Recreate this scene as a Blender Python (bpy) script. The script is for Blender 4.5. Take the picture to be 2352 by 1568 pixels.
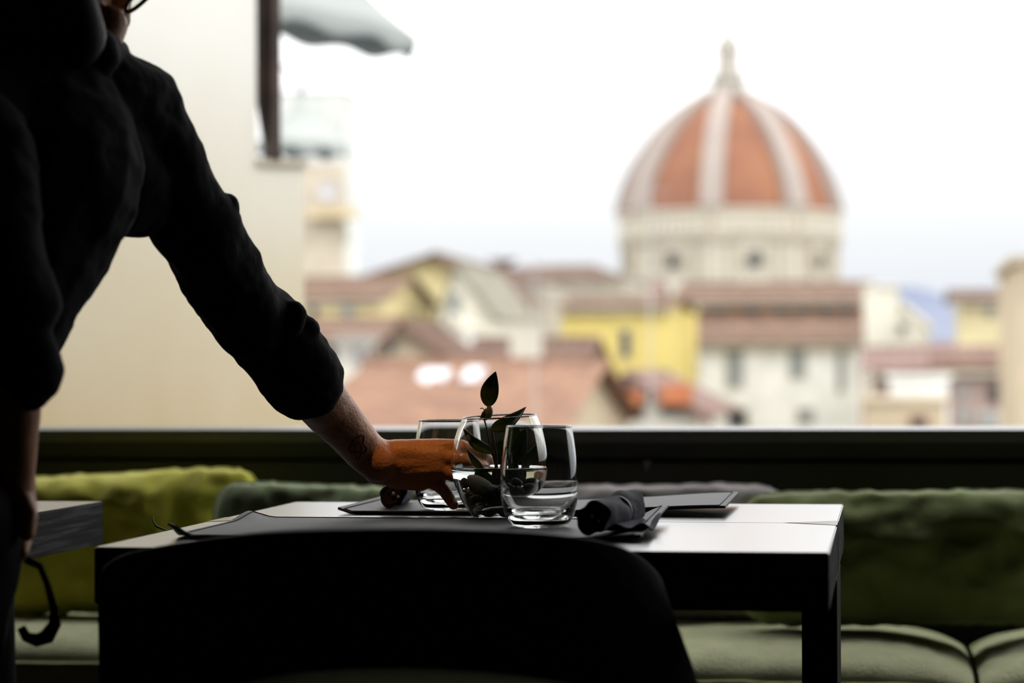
import bpy, bmesh, math, random
from mathutils import Vector, Matrix, noise
random.seed(7)
PI = math.pi
for o in list(bpy.data.objects): bpy.data.objects.remove(o)
S = bpy.context.scene
COL = S.collection

# ------------------------------------------------------------------ camera
LENS = 85.0
FPX = LENS / 36 * 2352
CAM = Vector((0, 0, .915))
yaw, pitch, roll = math.radians(8.74), math.radians(.706), math.radians(.214)
FW = Vector((-math.sin(yaw) * math.cos(pitch), math.cos(yaw) * math.cos(pitch), math.sin(pitch)))
R0 = Vector((math.cos(yaw), math.sin(yaw), 0)); U0 = R0.cross(FW)
RT = R0 * math.cos(roll) - U0 * math.sin(roll); UP = U0 * math.cos(roll) + R0 * math.sin(roll)
cd = bpy.data.cameras.new('camera'); cam = bpy.data.objects.new('camera', cd); COL.objects.link(cam)
cam.matrix_world = Matrix(((RT.x, UP.x, -FW.x, 0), (RT.y, UP.y, -FW.y, 0), (RT.z, UP.z, -FW.z, .915), (0, 0, 0, 1)))
cd.lens = LENS; cd.sensor_width = 36; cd.clip_start = .05; cd.clip_end = 30000
cd.dof.use_dof = True; cd.dof.focus_distance = 2.68; cd.dof.aperture_fstop = 4.1
S.camera = cam

def ray(px, py):
    return FW + RT * ((px - 1176) / FPX) + UP * ((784 - py) / FPX)
def P(px, py, Y):
    d = ray(px, py); return CAM + d * (Y / d.y)
def Q(px, py, z):
    d = ray(px, py); return CAM + d * ((z - .915) / d.z)

# ------------------------------------------------------------------ world, lights, exposure
S.view_settings.view_transform = 'Standard'; S.view_settings.look = 'None'
S.view_settings.exposure = 0; S.view_settings.gamma = 1; S.view_settings.use_curve_mapping = False
S.cycles.use_denoising = True
S.cycles.caustics_reflective = False; S.cycles.caustics_refractive = True
S.cycles.max_bounces = 16; S.cycles.transmission_bounces = 14; S.cycles.glossy_bounces = 6; S.cycles.diffuse_bounces = 4
S.cycles.sample_clamp_indirect = 6
w = bpy.data.worlds.new('overcast_sky'); S.world = w; w.use_nodes = True
nt = w.node_tree; nt.nodes.clear()
tc = nt.nodes.new('ShaderNodeTexCoord'); sx = nt.nodes.new('ShaderNodeSeparateXYZ'); cr = nt.nodes.new('ShaderNodeValToRGB')
bg = nt.nodes.new('ShaderNodeBackground'); ow = nt.nodes.new('ShaderNodeOutputWorld')
nz = nt.nodes.new('ShaderNodeTexNoise'); nz.inputs['Scale'].default_value = 2.2; nz.inputs['Detail'].default_value = 4
mx = nt.nodes.new('ShaderNodeMath'); mx.operation = 'MULTIPLY_ADD'; mx.inputs[1].default_value = .02; mx.inputs[2].default_value = -.01
ad = nt.nodes.new('ShaderNodeMath'); ad.operation = 'ADD'
nt.links.new(tc.outputs['Generated'], sx.inputs[0]); nt.links.new(tc.outputs['Generated'], nz.inputs['Vector'])
nt.links.new(nz.outputs['Fac'], mx.inputs[0]); nt.links.new(sx.outputs['Z'], ad.inputs[0]); nt.links.new(mx.outputs[0], ad.inputs[1])
nt.links.new(ad.outputs[0], cr.inputs[0]); nt.links.new(cr.outputs[0], bg.inputs[0]); nt.links.new(bg.outputs[0], ow.inputs[0])
e = cr.color_ramp.elements
SKY = 4.0
e[0].position = 0; e[0].color = (.73 / SKY, .80 / SKY, .91 / SKY, 1)
e[1].position = 1; e[1].color = (.93, .93, .93, 1)
for p_, c_ in ((.035, (.87, .905, .955)), (.055, (.96, .98, .995)), (.08, (1.12, 1.13, 1.14)), (.12, (1.8, 1.8, 1.8)), (.2, (2.9, 2.9, 2.9)), (.4, (3.5, 3.5, 3.5))):
    k = e.new(p_); k.color = (c_[0] / SKY, c_[1] / SKY, c_[2] / SKY, 1)
bg.inputs[1].default_value = SKY
sd_ = bpy.data.lights.new('hazy_sun', 'SUN'); sd_.energy = 1.2; sd_.angle = math.radians(50); sd_.color = (1, .985, .96)
so_ = bpy.data.objects.new('hazy_sun', sd_); COL.objects.link(so_); so_.location = (6, 2, 12)
so_.rotation_euler = Vector((-.72, .62, -.36)).to_track_quat('-Z', 'Y').to_euler()

# ------------------------------------------------------------------ materials
def mat(name, col, rough=.8, var=.0, scale=8., col2=None, bump=0., bscale=40., spec=.3, stretch=(1, 1, 1), sheen=0., metal=0., coat=0., emis=None, detail=4):
    m = bpy.data.materials.new(name); m.use_nodes = True
    n = m.node_tree.nodes; l = m.node_tree.links; b = n['Principled BSDF']
    b.inputs['Base Color'].default_value = (*col, 1); b.inputs['Roughness'].default_value = rough
    b.inputs['Specular IOR Level'].default_value = spec; b.inputs['Metallic'].default_value = metal
    if sheen: b.inputs['Sheen Weight'].default_value = sheen; b.inputs['Sheen Roughness'].default_value = .4
    if coat: b.inputs['Coat Weight'].default_value = coat; b.inputs['Coat Roughness'].default_value = .2
    t = n.new('ShaderNodeTexCoord'); mp = n.new('ShaderNodeMapping'); mp.inputs['Scale'].default_value = stretch
    l.new(t.outputs['Object'], mp.inputs[0])
    if col2 is None and var: col2 = tuple(max(0, c * (1 - var)) for c in col)
    if col2 is not None:
        z = n.new('ShaderNodeTexNoise'); z.inputs['Scale'].default_value = scale; z.inputs['Detail'].default_value = detail
        l.new(mp.outputs[0], z.inputs['Vector'])
        r = n.new('ShaderNodeValToRGB'); r.color_ramp.elements[0].position = .35; r.color_ramp.elements[1].position = .65
        r.color_ramp.elements[0].color = (*col2, 1); r.color_ramp.elements[1].color = (*col, 1)
        l.new(z.outputs['Fac'], r.inputs[0]); l.new(r.outputs[0], b.inputs['Base Color'])
    if bump:
        z = n.new('ShaderNodeTexNoise'); z.inputs['Scale'].default_value = bscale; z.inputs['Detail'].default_value = 3
        l.new(mp.outputs[0], z.inputs['Vector'])
        u = n.new('ShaderNodeBump'); u.inputs['Strength'].default_value = bump; u.inputs['Distance'].default_value = .004
        l.new(z.outputs['Fac'], u.inputs['Height']); l.new(u.outputs[0], b.inputs['Normal'])
    if emis: b.inputs['Emission Color'].default_value = (*emis[0], 1); b.inputs['Emission Strength'].default_value = emis[1]
    return m
def glassmat(name, ior, tint=(1, 1, 1), rough=0.):
    m = bpy.data.materials.new(name); m.use_nodes = True
    n = m.node_tree.nodes; l = m.node_tree.links; n.clear()
    g = n.new('ShaderNodeBsdfGlass'); g.inputs['IOR'].default_value = ior; g.inputs['Color'].default_value = (*tint, 1); g.inputs['Roughness'].default_value = rough
    o = n.new('ShaderNodeOutputMaterial'); l.new(g.outputs[0], o.inputs[0]); return m

M = {}
M['glass'] = glassmat('clear_glass', 1.47, (.985, .99, .985))
M['water'] = glassmat('water', 1.33, (.99, 1, .99))
M['lens'] = glassmat('lens_glass', 1.05, (.95, .97, .95))
M['wood'] = mat('charcoal_oak', (.022, .022, .024), .26, col2=(.045, .045, .05), scale=5, bump=.02, bscale=9, spec=1.0, coat=.4, stretch=(3, 60, 60))
M['woodside'] = mat('charcoal_oak_vein', (.04, .042, .045), .6, col2=(.0035, .0035, .004), scale=6, bump=.12, bscale=7, spec=.06, stretch=(1.3, 1.3, 34))
M['legwood'] = mat('black_oak', (.008, .0065, .005), .6, .3, 20, spec=.06)
for q_ in M['woodside'].node_tree.nodes:
    if q_.type == 'VALTORGB': q_.color_ramp.elements[0].position = .5; q_.color_ramp.elements[1].position = .68
M['inlay'] = mat('pale_inlay', (.14, .13, .12), .16, .2, spec=1.)
M['matt'] = mat('woven_mat', (.045, .043, .046), .6, .3, 300, bump=.2, bscale=500, spec=.3)
M['napkin'] = mat('navy_cloth', (.030, .030, .058), .85, .25, 60, bump=.4, bscale=500, spec=.15, sheen=.15)
M['steel'] = mat('cutlery_steel', (.6, .6, .6), .2, .1, metal=1)
M['skin'] = mat('skin', (.52, .25, .13), .5, .18, 30, bump=.25, bscale=260, spec=.35)
M['tattoo'] = mat('tattoo_ink', (.03, .022, .022), .6, .1)
M['nail'] = mat('nail', (.55, .30, .22), .3, .1)
M['shirt'] = mat('black_shirt', (.0045, .0045, .005), .9, .3, 10, bump=.3, bscale=90, spec=.06, sheen=.03)
M['trouser'] = mat('black_trousers', (.004, .004, .0045), .9, .3, spec=.05)
M['apron'] = mat('black_apron', (.004, .004, .004), .9, .3, spec=.05)
M['hair'] = mat('dark_hair', (.006, .004, .003), .6, .3, 40, stretch=(1, 1, 8), spec=.1)
M['frame'] = mat('glasses_frame', (.05, .012, .012), .3, .3)
M['eye'] = mat('eye_white', (.6, .58, .55), .3, .05)
M['iris'] = mat('iris', (.05, .03, .02), .2, .1)
M['leather'] = mat('black_leather', (.008, .008, .008), .4, .2)
M['chair'] = mat('dark_chair_shell', (.010, .0095, .009), .75, .3, 12, bump=.3, bscale=80, spec=.12)
M['olive'] = mat('olive_fabric', (.15, .16, .04), .95, .25, 12, bump=.5, bscale=300, spec=.1)
M['yellow'] = mat('chartreuse_velvet', (.74, .70, .09), .85, .3, 6, bump=.3, bscale=220, spec=.15, sheen=.5)
M['sage'] = mat('sage_fabric', (.31, .38, .19), .9, .25, 7, bump=.3, bscale=240, spec=.15, sheen=.4)
M['grey'] = mat('taupe_grey_fabric', (.40, .36, .35), .9, .25, 7, bump=.3, bscale=240, spec=.15, sheen=.4)
M['green'] = mat('moss_green_fabric', (.26, .31, .11), .9, .3, 7, bump=.3, bscale=240, spec=.15, sheen=.4)
M['seat'] = mat('olive_grey_weave', (.60, .62, .36), .9, .15, 30, bump=.9, bscale=260, spec=.15, sheen=.3)
M['piping'] = mat('dark_piping', (.05, .05, .03), .7, .2)
M['benchwood'] = mat('black_bench', (.01, .01, .01), .6, .3)
M['sill'] = mat('sill_metal', (.10, .10, .105), .38, .15, 20, spec=.6)
M['wallin'] = mat('dark_panel', (.04, .04, .036), .8, .2, 6, spec=.15)
M['roomwall'] = mat('dark_plaster', (.02, .02, .02), .9, .3, 3, spec=.1)
M['ceil'] = mat('dark_ceiling', (.03, .03, .03), .9, .2, 3, spec=.1)
M['floor'] = mat('dark_floor_boards', (.02, .018, .015), .6, .4, 4, stretch=(1, 10, 1), spec=.2)
M['leaf'] = mat('leaf_green', (.07, .135, .03), .45, .35, 60, bump=.2, bscale=200, spec=.4)
M['stem'] = mat('stem_green', (.06, .06, .025), .5, .3, 60)
M['bud'] = mat('grey_bud', (.30, .32, .30), .5, .3, 90)
M['peb_d'] = mat('dark_pebble', (.10, .115, .10), .45, .5, 70, spec=.5)
M['peb_g'] = mat('grey_green_pebble', (.26, .29, .2), .45, .4, 80, spec=.5)
M['peb_l'] = mat('pale_pebble', (.62, .64, .46), .45, .3, 60, spec=.5)
M['thread'] = mat('pale_thread', (.5, .5, .4), .6, .1)
M['brass'] = mat('lamp_housing', (.02, .02, .02), .5, .1)

# ------------------------------------------------------------------ mesh helpers
class MB:
    def __init__(s): s.v = []; s.f = []
    def add(s, vs, fs):
        b = len(s.v); s.v += [tuple(v) for v in vs]; s.f += [tuple(b + i for i in f) for f in fs]; return s
    def box(s, x0, x1, y0, y1, z0, z1):
        v = [(x, y, z) for z in (z0, z1) for y in (y0, y1) for x in (x0, x1)]
        return s.add(v, [(0, 2, 3, 1), (4, 5, 7, 6), (0, 1, 5, 4), (1, 3, 7, 5), (3, 2, 6, 7), (2, 0, 4, 6)])
    def prism(s, poly, z0, z1):            # poly in xy
        n = len(poly)
        return s.add([(x, y, z0) for x, y in poly] + [(x, y, z1) for x, y in poly],
                     [tuple(range(n))[::-1], tuple(range(n, 2 * n))] + [(i, (i + 1) % n, n + (i + 1) % n, n + i) for i in range(n)])
    def prismy(s, poly, y0, y1):           # poly in xz, seen from -y counter-clockwise
        n = len(poly)
        return s.add([(x, y0, z) for x, z in poly] + [(x, y1, z) for x, z in poly],
                     [tuple(range(n)), tuple(range(n, 2 * n))[::-1]] + [((i + 1) % n, i, n + i, n + (i + 1) % n) for i in range(n)])
    def lathe(s, c, prof, n=32, a0=0., close=False):
        c = Vector(c); vs = []; m = len(prof)
        for r, z in prof:
            for i in range(n):
                a = a0 + 2 * PI * i / n; vs.append((c.x + r * math.cos(a), c.y + r * math.sin(a), c.z + z))
        fs = []
        for j in range(m - 1 + (1 if close else 0)):
            for i in range(n):
                k = (i + 1) % n; jj = (j + 1) % m
                fs.append((j * n + i, j * n + k, jj * n + k, jj * n + i))
        if not close:
            if prof[0][0] > 1e-6: fs.append(tuple(range(n))[::-1])
            if prof[-1][0] > 1e-6: fs.append(tuple((m - 1) * n + i for i in range(n)))
        return s.add(vs, fs)
    def tube(s, pts, rad, n=8, cap=True):
        pts = [Vector(p) for p in pts]
        if not hasattr(rad, '__len__'): rad = [rad] * len(pts)
        vs = []; prev = None
        for i, p in enumerate(pts):
            d = (pts[min(i + 1, len(pts) - 1)] - pts[max(i - 1, 0)]).normalized()
            if prev is None:
                a = Vector((0, 0, 1)) if abs(d.z) < .9 else Vector((1, 0, 0)); u = d.cross(a).normalized()
            else: u = (prev - d * prev.dot(d)).normalized()
            prev = u; v = d.cross(u)
            for k in range(n):
                t = 2 * PI * k / n; vs.append(p + (u * math.cos(t) + v * math.sin(t)) * rad[i])
        fs = [(j * n + k, j * n + (k + 1) % n, (j + 1) * n + (k + 1) % n, (j + 1) * n + k) for j in range(len(pts) - 1) for k in range(n)]
        if cap: fs += [tuple(range(n))[::-1], tuple((len(pts) - 1) * n + k for k in range(n))]
        return s.add(vs, fs)
    def capsule(s, p0, p1, r0, r1, n=16):
        p0 = Vector(p0); p1 = Vector(p1); d = (p1 - p0); L = d.length
        d = d / L if L > 1e-6 else Vector((0, 0, 1))
        pts = []; rr = []
        for i in range(1, 6):
            a = PI / 2 * i / 5; pts.append(p0 - d * r0 * math.cos(a)); rr.append(r0 * math.sin(a))
        for i in range(1, 6):
            a = PI / 2 * (1 - i / 5); pts.append(p1 + d * r1 * math.cos(a)); rr.append(max(r1 * math.sin(a), 1e-4))
        if L > 1e-5: pts.insert(5, p1); rr.insert(5, r1)
        return s.tube(pts, rr, n)
    def ball(s, c, r, n=16, sc=(1, 1, 1), rot=None):
        m = n // 2; vs = []; c = Vector(c)
        for j in range(1, m):
            for i in range(n):
                v = Vector((math.sin(PI * j / m) * math.cos(2 * PI * i / n) * r * sc[0], math.sin(PI * j / m) * math.sin(2 * PI * i / n) * r * sc[1], math.cos(PI * j / m) * r * sc[2]))
                vs.append(c + (rot @ v if rot else v))
        t = Vector((0, 0, r * sc[2])); t = rot @ t if rot else t
        vs += [c + t, c - t]; T = len(vs) - 2
        fs = [(j * n + i, (j + 1) * n + i, (j + 1) * n + (i + 1) % n, j * n + (i + 1) % n) for j in range(m - 2) for i in range(n)]
        fs += [(T, i, (i + 1) % n) for i in range(n)] + [(T + 1, (m - 2) * n + (i + 1) % n, (m - 2) * n + i) for i in range(n)]
        return s.add(vs, fs)
    def grid(s, fn, nu, nv):
        vs = [fn(i / nu, j / nv) for j in range(nv + 1) for i in range(nu + 1)]
        W = nu + 1
        return s.add(vs, [(j * W + i, j * W + i + 1, (j + 1) * W + i + 1, (j + 1) * W + i) for j in range(nv) for i in range(nu)])
    def build(s, name, m, parent=None, smooth=False, fix=True, bevel=0, **props):
        me = bpy.data.meshes.new(name)
        off = Vector((0, 0, 0)); q = parent
        while q is not None: off += q.location; q = q.parent
        me.from_pydata([tuple(Vector(v) - off) for v in s.v], [], s.f)
        if fix or bevel:
            b = bmesh.new(); b.from_mesh(me)
            if fix: bmesh.ops.recalc_face_normals(b, faces=b.faces)
            if bevel:
                bmesh.ops.bevel(b, geom=[x for x in b.edges if x.calc_face_angle(0) > .6], offset=bevel, segments=2, affect='EDGES')
            b.to_mesh(me); b.free()
        me.materials.append(m)
        if smooth: me.polygons.foreach_set('use_smooth', [True] * len(me.polygons))
        o = bpy.data.objects.new(name, me); COL.objects.link(o)
        if parent is not None: o.parent = parent
        for k, v in props.items(): o[k] = v
        return o
def box(name, m, b, parent=None, bevel=0, **props):
    return MB().box(*b).build(name, m, parent, bevel=bevel, **props)
def thing(name, label, cat, loc=(0, 0, 0), group=None, kind=None):
    o = bpy.data.objects.new(name, None); COL.objects.link(o); o.location = loc; o.empty_display_size = .1
    o['label'] = label; o['category'] = cat
    if group: o['group'] = group
    if kind: o['kind'] = kind
    return o
def remesh(o, voxel, smooth=4, disp=None):
    md = o.modifiers.new('r', 'REMESH'); md.mode = 'VOXEL'; md.voxel_size = voxel; md.use_smooth_shade = True
    if smooth:
        sm = o.modifiers.new('s', 'SMOOTH'); sm.iterations = smooth; sm.factor = .5
    dg = bpy.context.evaluated_depsgraph_get(); dg.update()
    me = bpy.data.meshes.new_from_object(o.evaluated_get(dg)); o.modifiers.clear()
    old = o.data; mats = list(old.materials); o.data = me
    if not me.materials:
        for x in mats: me.materials.append(x)
    if disp:
        me.update()
        ns = [v.normal.copy() for v in me.vertices]
        for v, n_ in zip(me.vertices, ns): v.co += n_ * disp(v.co)
    me.polygons.foreach_set('use_smooth', [True] * len(me.polygons))
    return o

# ================================================================== STRUCTURE
def struct(name, m, b, label, bevel=0):
    return box(name, m, b, None, bevel, kind='structure', label=label, category='room')
Z0, Z1 = 0, 2.75
XL, XR, YB, YW = -3.4, 3.0, -3.0, 4.0
box('floor', M['floor'], (XL, XR, YB, YW + .25, -.12, 0), kind='structure')
box('ceiling', M['ceil'], (XL, XR, YB, YW + .25, Z1, Z1 + .12), kind='structure')
box('wall_back', M['roomwall'], (XL, XR, YB - .12, YB, 0, Z1), kind='structure')
box('wall_left', M['roomwall'], (XL - .12, XL, YB, YW + .25, 0, Z1), kind='structure')
box('wall_right', M['roomwall'], (XR, XR + .12, YB, YW + .25, 0, Z1), kind='structure')
wf = box('wall_front', M['wallin'], (XL, XR, YW + .02, YW + .22, 0, .797), kind='structure')
box('wall_panel', M['wallin'], (XL, XR, YW - .004, YW + .02, .10, .764), wf, bevel=.003)
box('ledge', M['wallin'], (XL, XR, YW + .006, YW + .02, .770, .797), wf)
box('wall_front_head', M['roomwall'], (XL, XR, YW, YW + .22, 2.35, Z1), kind='structure')
box('trim_1', M['sill'], (XL, XR, YW - .012, YW + .25, .797, .8174), bevel=.0015, kind='structure')
h_ = thing('window_latch', 'small dark window latch on the wall below the sill right of the glasses', 'latch', P(1487, 1066, 3.995))
MB().ball(P(1487, 1062, 3.992), .007, 10).build('knob', M['sill'], h_, True)
MB().tube([P(1487, 1066, 3.99), P(1486, 1078, 3.99)], .003).build('lever', M['sill'], h_, True)

# ================================================================== TABLES
def table(name, label, x0, x1, y0, y1, wedges, zt=.75, th=.054, ins=0.):
    t = thing(name, label, 'table', ((x0 + x1) / 2, (y0 + y1) / 2, 0))
    ys = wedges[0]; g = .0007; L = .058; hw = .040
    fr = [(x0, y0), (x1, y0), (x1, ys - hw), (x1 - L, ys - g), (x0 + L, ys - g), (x0, ys - hw)]
    bk = [(x0, ys + hw), (x0 + L, ys + g), (x1 - L, ys + g), (x1, ys + hw), (x1, y1), (x0, y1)]
    for pl in (fr, bk):
        o = MB().prism(pl, zt - th, zt).build('plank', M['wood'], t, bevel=.0012)
        o.data.materials.append(M['woodside'])
        for p in o.data.polygons:
            if abs(p.normal.z) < .5: p.material_index = 1
    for sx_, xe in ((1, x1), (-1, x0)):
        MB().prism([(xe, ys - hw + .001), (xe, ys + hw - .001), (xe - sx_ * (L - .006), ys)], zt - th, zt + .0004).build('wedge_inlay', M['inlay'], t)
    for xa, xb in ((x1 - .037 - ins, x1 - ins), (x0 + ins, x0 + .037 + ins)):
        box('leg', M['legwood'], (xa, xb, (y0 + y1) / 2 - .04, (y0 + y1) / 2 + .175, .03, zt - th), t, .0015)
        box('foot', M['legwood'], (xa - .004, xb + .004, y0 + .12, y1 - .1, 0, .03), t, .002)
    box('stretcher', M['legwood'], (x0 + .037 + ins, x1 - .037 - ins, (y0 + y1) / 2 + .03, (y0 + y1) / 2 + .07, .18, .24), t)
    return t
TX0, TX1, TY0, TY1 = -.741, -.050, 2.207, 3.002
table('dining_table', 'charcoal oak table laid with placemats and glasses in the middle', TX0, TX1, TY0, TY1, [Q(1925, 1201, .75).y])
q1 = Q(246, 1151, .75); q2 = Q(84, 1175, .75)
SX = (q1.x + q2.x) / 2
table('side_table', 'charcoal oak table corner at the left behind the waiter', SX - .69, SX, q1.y - .795, q1.y, [q1.y - .41], ins=.2)

# ================================================================== PLACEMATS
def placemat(label, x0, x1, y0, y1, curl):
    t = .0028
    def top(u, v): x = x0 + (x1 - x0) * u; y = y0 + (y1 - y0) * v; return Vector((x, y, .7508 + t + curl(u, v)))
    nu, nv = 60, 40; W = nu + 1
    m = MB(); vs = [top(i / nu, j / nv) for j in range(nv + 1) for i in range(nu + 1)]
    n = len(vs); vs2 = [v - Vector((0, 0, t)) for v in vs]
    fs = [(j * W + i, j * W + i + 1, (j + 1) * W + i + 1, (j + 1) * W + i) for j in range(nv) for i in range(nu)]
    fb = [tuple(n + k for k in f[::-1]) for f in fs]
    ed = [i for i in range(W)] + [j * W + nu for j in range(1, nv + 1)] + [nv * W + i for i in range(nu - 1, -1, -1)] + [j * W for j in range(nv - 1, 0, -1)]
    sd = [(ed[(k + 1) % len(ed)], ed[k], n + ed[k], n + ed[(k + 1) % len(ed)]) for k in range(len(ed))]
    m.add(vs + vs2, fs + fb + sd)
    r = thing('placemat', label, 'placemat', ((x0 + x1) / 2, (y0 + y1) / 2, .75), 'placemats on the table')
    m.build('mat_sheet', M['matt'], r, True)
    b = MB(); h = .004
    ring = [top(u, .018) for u in [.015 + .97 * i / 50 for i in range(51)]] + [top(.985, v) for v in [.02 + .96 * i / 30 for i in range(1, 31)]] + \
           [top(u, .982) for u in [.985 - .97 * i / 50 for i in range(1, 51)]] + [top(.015, v) for v in [.98 - .96 * i / 30 for i in range(1, 30)]]
    ring = [p + Vector((0, 0, .0004)) for p in ring]; ring.append(ring[0])
    b.tube(ring, .0006, 5, False).build('stitched_edge', M['napkin'], r)
    return r
ss = lambda a, b, x: (lambda t: t * t * (3 - 2 * t))(min(1, max(0, (x - a) / (b - a))))
placemat('dark grey placemat nearest the chair, under the near glass, corners curled up', -.702, -.232, TY0 + .11, 2.625,
         lambda u, v: .016 * ss(.90, 1, u) * (.25 + .75 * v) + .013 * ss(.95, 1, 1 - u) * ss(.86, 1, 1 - v) + .007 * ss(.93, 1, 1 - u) * ss(.7, 1, v))
placemat('dark grey placemat on the window side of the table, under the napkin and held glass', -.625, -.178, 2.735, 2.995,
         lambda u, v: .007 * ss(.45, 1, u) ** 2 * (.6 + .4 * v) + .0045 * ss(.3, 1, u) + .005 * ss(.965, 1, 1 - u))

# ================================================================== NAPKIN ROLLS
def napkin(label, a, b, r0, r1, tail):
    a = Vector(a); b = Vector(b); t = thing('napkin_roll', label, 'napkin', (a + b) / 2 - Vector((0, 0, r0)), 'rolled napkins with cutlery')
    d = (b - a).normalized(); s = d.cross(Vector((0, 0, 1))).normalized(); u = s.cross(d)
    L = (b - a).length; m = MB(); N = 44; n = 40; vs = []
    for i in range(N + 1):
        k = i / N; c = a + d * (L * k)
        R = (r0 + (r1 - r0) * k) * (1 - .16 * math.exp(-((k - .62) / .05) ** 2))
        for j in range(n):
            th = 2 * PI * j / n
            f = 1 + .10 * math.sin(2 * th + 5 * k) + .05 * math.sin(5 * th - 9 * k) + .10 * noise.noise(Vector((math.cos(th) * 2, math.sin(th) * 2, k * 6)))
            vs.append(c + (s * math.cos(th) + u * math.sin(th)) * R * f)
    fs = [(i * n + j, i * n + (j + 1) % n, (i + 1) * n + (j + 1) % n, (i + 1) * n + j) for i in range(N) for j in range(n)]
    # rolled-in ends
    for e_, base in ((0, a), (1, b)):
        st = len(vs)
        for q in range(1, 5):
            kk = 1 - q * .22; sg = 1 if e_ == 0 else -1
            for j in range(n):
                v0 = vs[(0 if e_ == 0 else N * n) + j]; c = base
                vs.append(c + (v0 - c) * kk + d * sg * (.004 if q % 2 else .0))
        pr = 0 if e_ == 0 else N * n
        for q in range(4):
            cu = st + q * n
            fs += [(pr + j, cu + j, cu + (j + 1) % n, pr + (j + 1) % n) for j in range(n)]; pr = cu
        fs.append(tuple(pr + j for j in range(n)))
    m.add(vs, fs).build('rolled_cloth', M['napkin'], t, True)
    bd = MB(); c = a + d * L * .62
    bd.tube([c - d * .004, c + d * .004], (r0 + r1) / 2 * .93, 32).build('band', M['matt'], t, True)
    k1 = MB(); k1.ball(a - d * .001 + u * .001, .0028, 10).ball(a - d * .001 + s * .006 - u * .003, .0022, 10)
    k1.build('cutlery_end', M['steel'], t, True)
    if tail:
        def tf(U, V):
            p = a + d * (L * (.15 + .8 * U)) + s * (r0 * .5 + V * .042 * (1 - .35 * U)) - u * (r0 - .002)
            return p + Vector((0, 0, .0035 + .005 * math.sin(U * 5 + V * 3) * V + .003 * math.sin(V * 9)))
        o = MB().grid(tf, 14, 12).build('loose_tail', M['napkin'], t, True)
        md = o.modifiers.new('t', 'SOLIDIFY'); md.thickness = .002
    return t
na = P(1362, 1203, 2.335); nb = P(1448, 1176, 2.485); na.z = .754 + .0185; nb.z = .754 + .0195
napkin('dark navy napkin rolled around cutlery on the near placemat, right of the glasses', na, nb, .0165, .0175, True)
fa = P(903, 1150, 2.80); fb_ = P(925, 1145, 2.95); fa.z = fb_.z = .754 + .0165
napkin('dark navy napkin rolled around cutlery, beneath the reaching hand', fa, fb_, .0155, .0155, False)

# ================================================================== GLASSES
def smoothprof(pts, n=6):
    out = []
    for i in range(len(pts) - 1):
        p0 = pts[max(i - 1, 0)]; p1 = pts[i]; p2 = pts[i + 1]; p3 = pts[min(i + 2, len(pts) - 1)]
        for k in range(n):
            t = k / n
            out.append(tuple(.5 * ((2 * p1[a]) + (-p0[a] + p2[a]) * t + (2 * p0[a] - 5 * p1[a] + 4 * p2[a] - p3[a]) * t * t + (-p0[a] + 3 * p1[a] - 3 * p2[a] + p3[a]) * t ** 3) for a in (0, 1)))
    out.append(pts[-1]); return out
def tumbler(label, c, r, h):
    t = thing('tumbler', label, 'glass', c, 'clear stemless tumblers')
    out = smoothprof([(.0, 0), (.60 * r, 0), (.74 * r, .02 * h), (.88 * r, .10 * h), (.98 * r, .26 * h), (1.0 * r, .42 * h), (.97 * r, .62 * h), (.91 * r, .82 * h), (.845 * r, .985 * h)])
    th = .0010
    inn = smoothprof([(.845 * r - th, .99 * h), (.91 * r - th, .82 * h), (.97 * r - th, .62 * h), (1.0 * r - th, .42 * h), (.975 * r - th * 1.3, .28 * h), (.86 * r - th * 2, .165 * h), (.6 * r, .105 * h), (.3 * r, .09 * h), (.0, .088 * h)])
    prof = [(0.0001, 0)] + out[1:] + [(.845 * r - .0001, .9915 * h), (.845 * r - .0003, .9955 * h), (.845 * r - .00065, .997 * h), (.845 * r - .001, .9955 * h)] + inn[:-1] + [(.0001, .088 * h)]
    kb = len(prof)
    MB().lathe(c, prof, 64).build('glass_body', M['glass'], t, True)
    MB().tube([(c[0], c[1], c[2] - .0012), (c[0], c[1], c[2] - .0002)], .56 * r, 48).build('foot_ring', M['glass'], t, True)
    return t
g1 = P(1239, 1170, 2.48); g2 = P(1026, 1170, 2.775)
tumbler('empty clear tumbler nearest the camera, on the near placemat right of the plant bowl', (g1.x, 2.48, .7549), .0402, .104)
tumbler('empty clear tumbler behind, held by the reaching hand', (g2.x, 2.785, .7549), .0405, .104)

# vase
VC = P(1148, 1100, 2.672); VX, VY = VC.x, 2.672; VZ = .7505; VR = .0560; VH = .124
def vslant(r, z, a):
    k = ss(.72, 1, z / .117); return z + k * (.0018 * math.cos(a) + .0015 * math.sin(a)) * (r / .043)
vout = smoothprof([(0, 0), (.026, 0), (.030, .002), (.041, .017), (.0497, .035), (.0543, .057), (.0532, .077), (.0478, .099), (.0418, .1135)], 7)
vth = .0012
vin = smoothprof([(.0418 - vth, .1137), (.0478 - vth, .099), (.0532 - vth, .077), (.0543 - vth, .057), (.0497 - vth, .036), (.040, .0195), (.026, .0095), (.012, .007), (0, .0068)], 7)
def lathe2(prof, n=72, cap=False):
    vs = []; m = len(prof)
    for r, z in prof:
        for i in range(n):
            a = 2 * PI * i / n; vs.append((VX + r * math.cos(a), VY + r * math.sin(a), VZ + vslant(r, z, a)))
    fs = [(j * n + i, j * n + (i + 1) % n, (j + 1) * n + (i + 1) % n, (j + 1) * n + i) for j in range(m - 1) for i in range(n)]
    fs += [tuple(range(n))[::-1], tuple((m - 1) * n + i for i in range(n))] if not cap else []
    return MB().add(vs, fs)
vase = thing('glass_bowl_vase', 'round clear glass bowl with water, pebbles and a leafy sprig', 'vase', (VX, VY, VZ))
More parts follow.
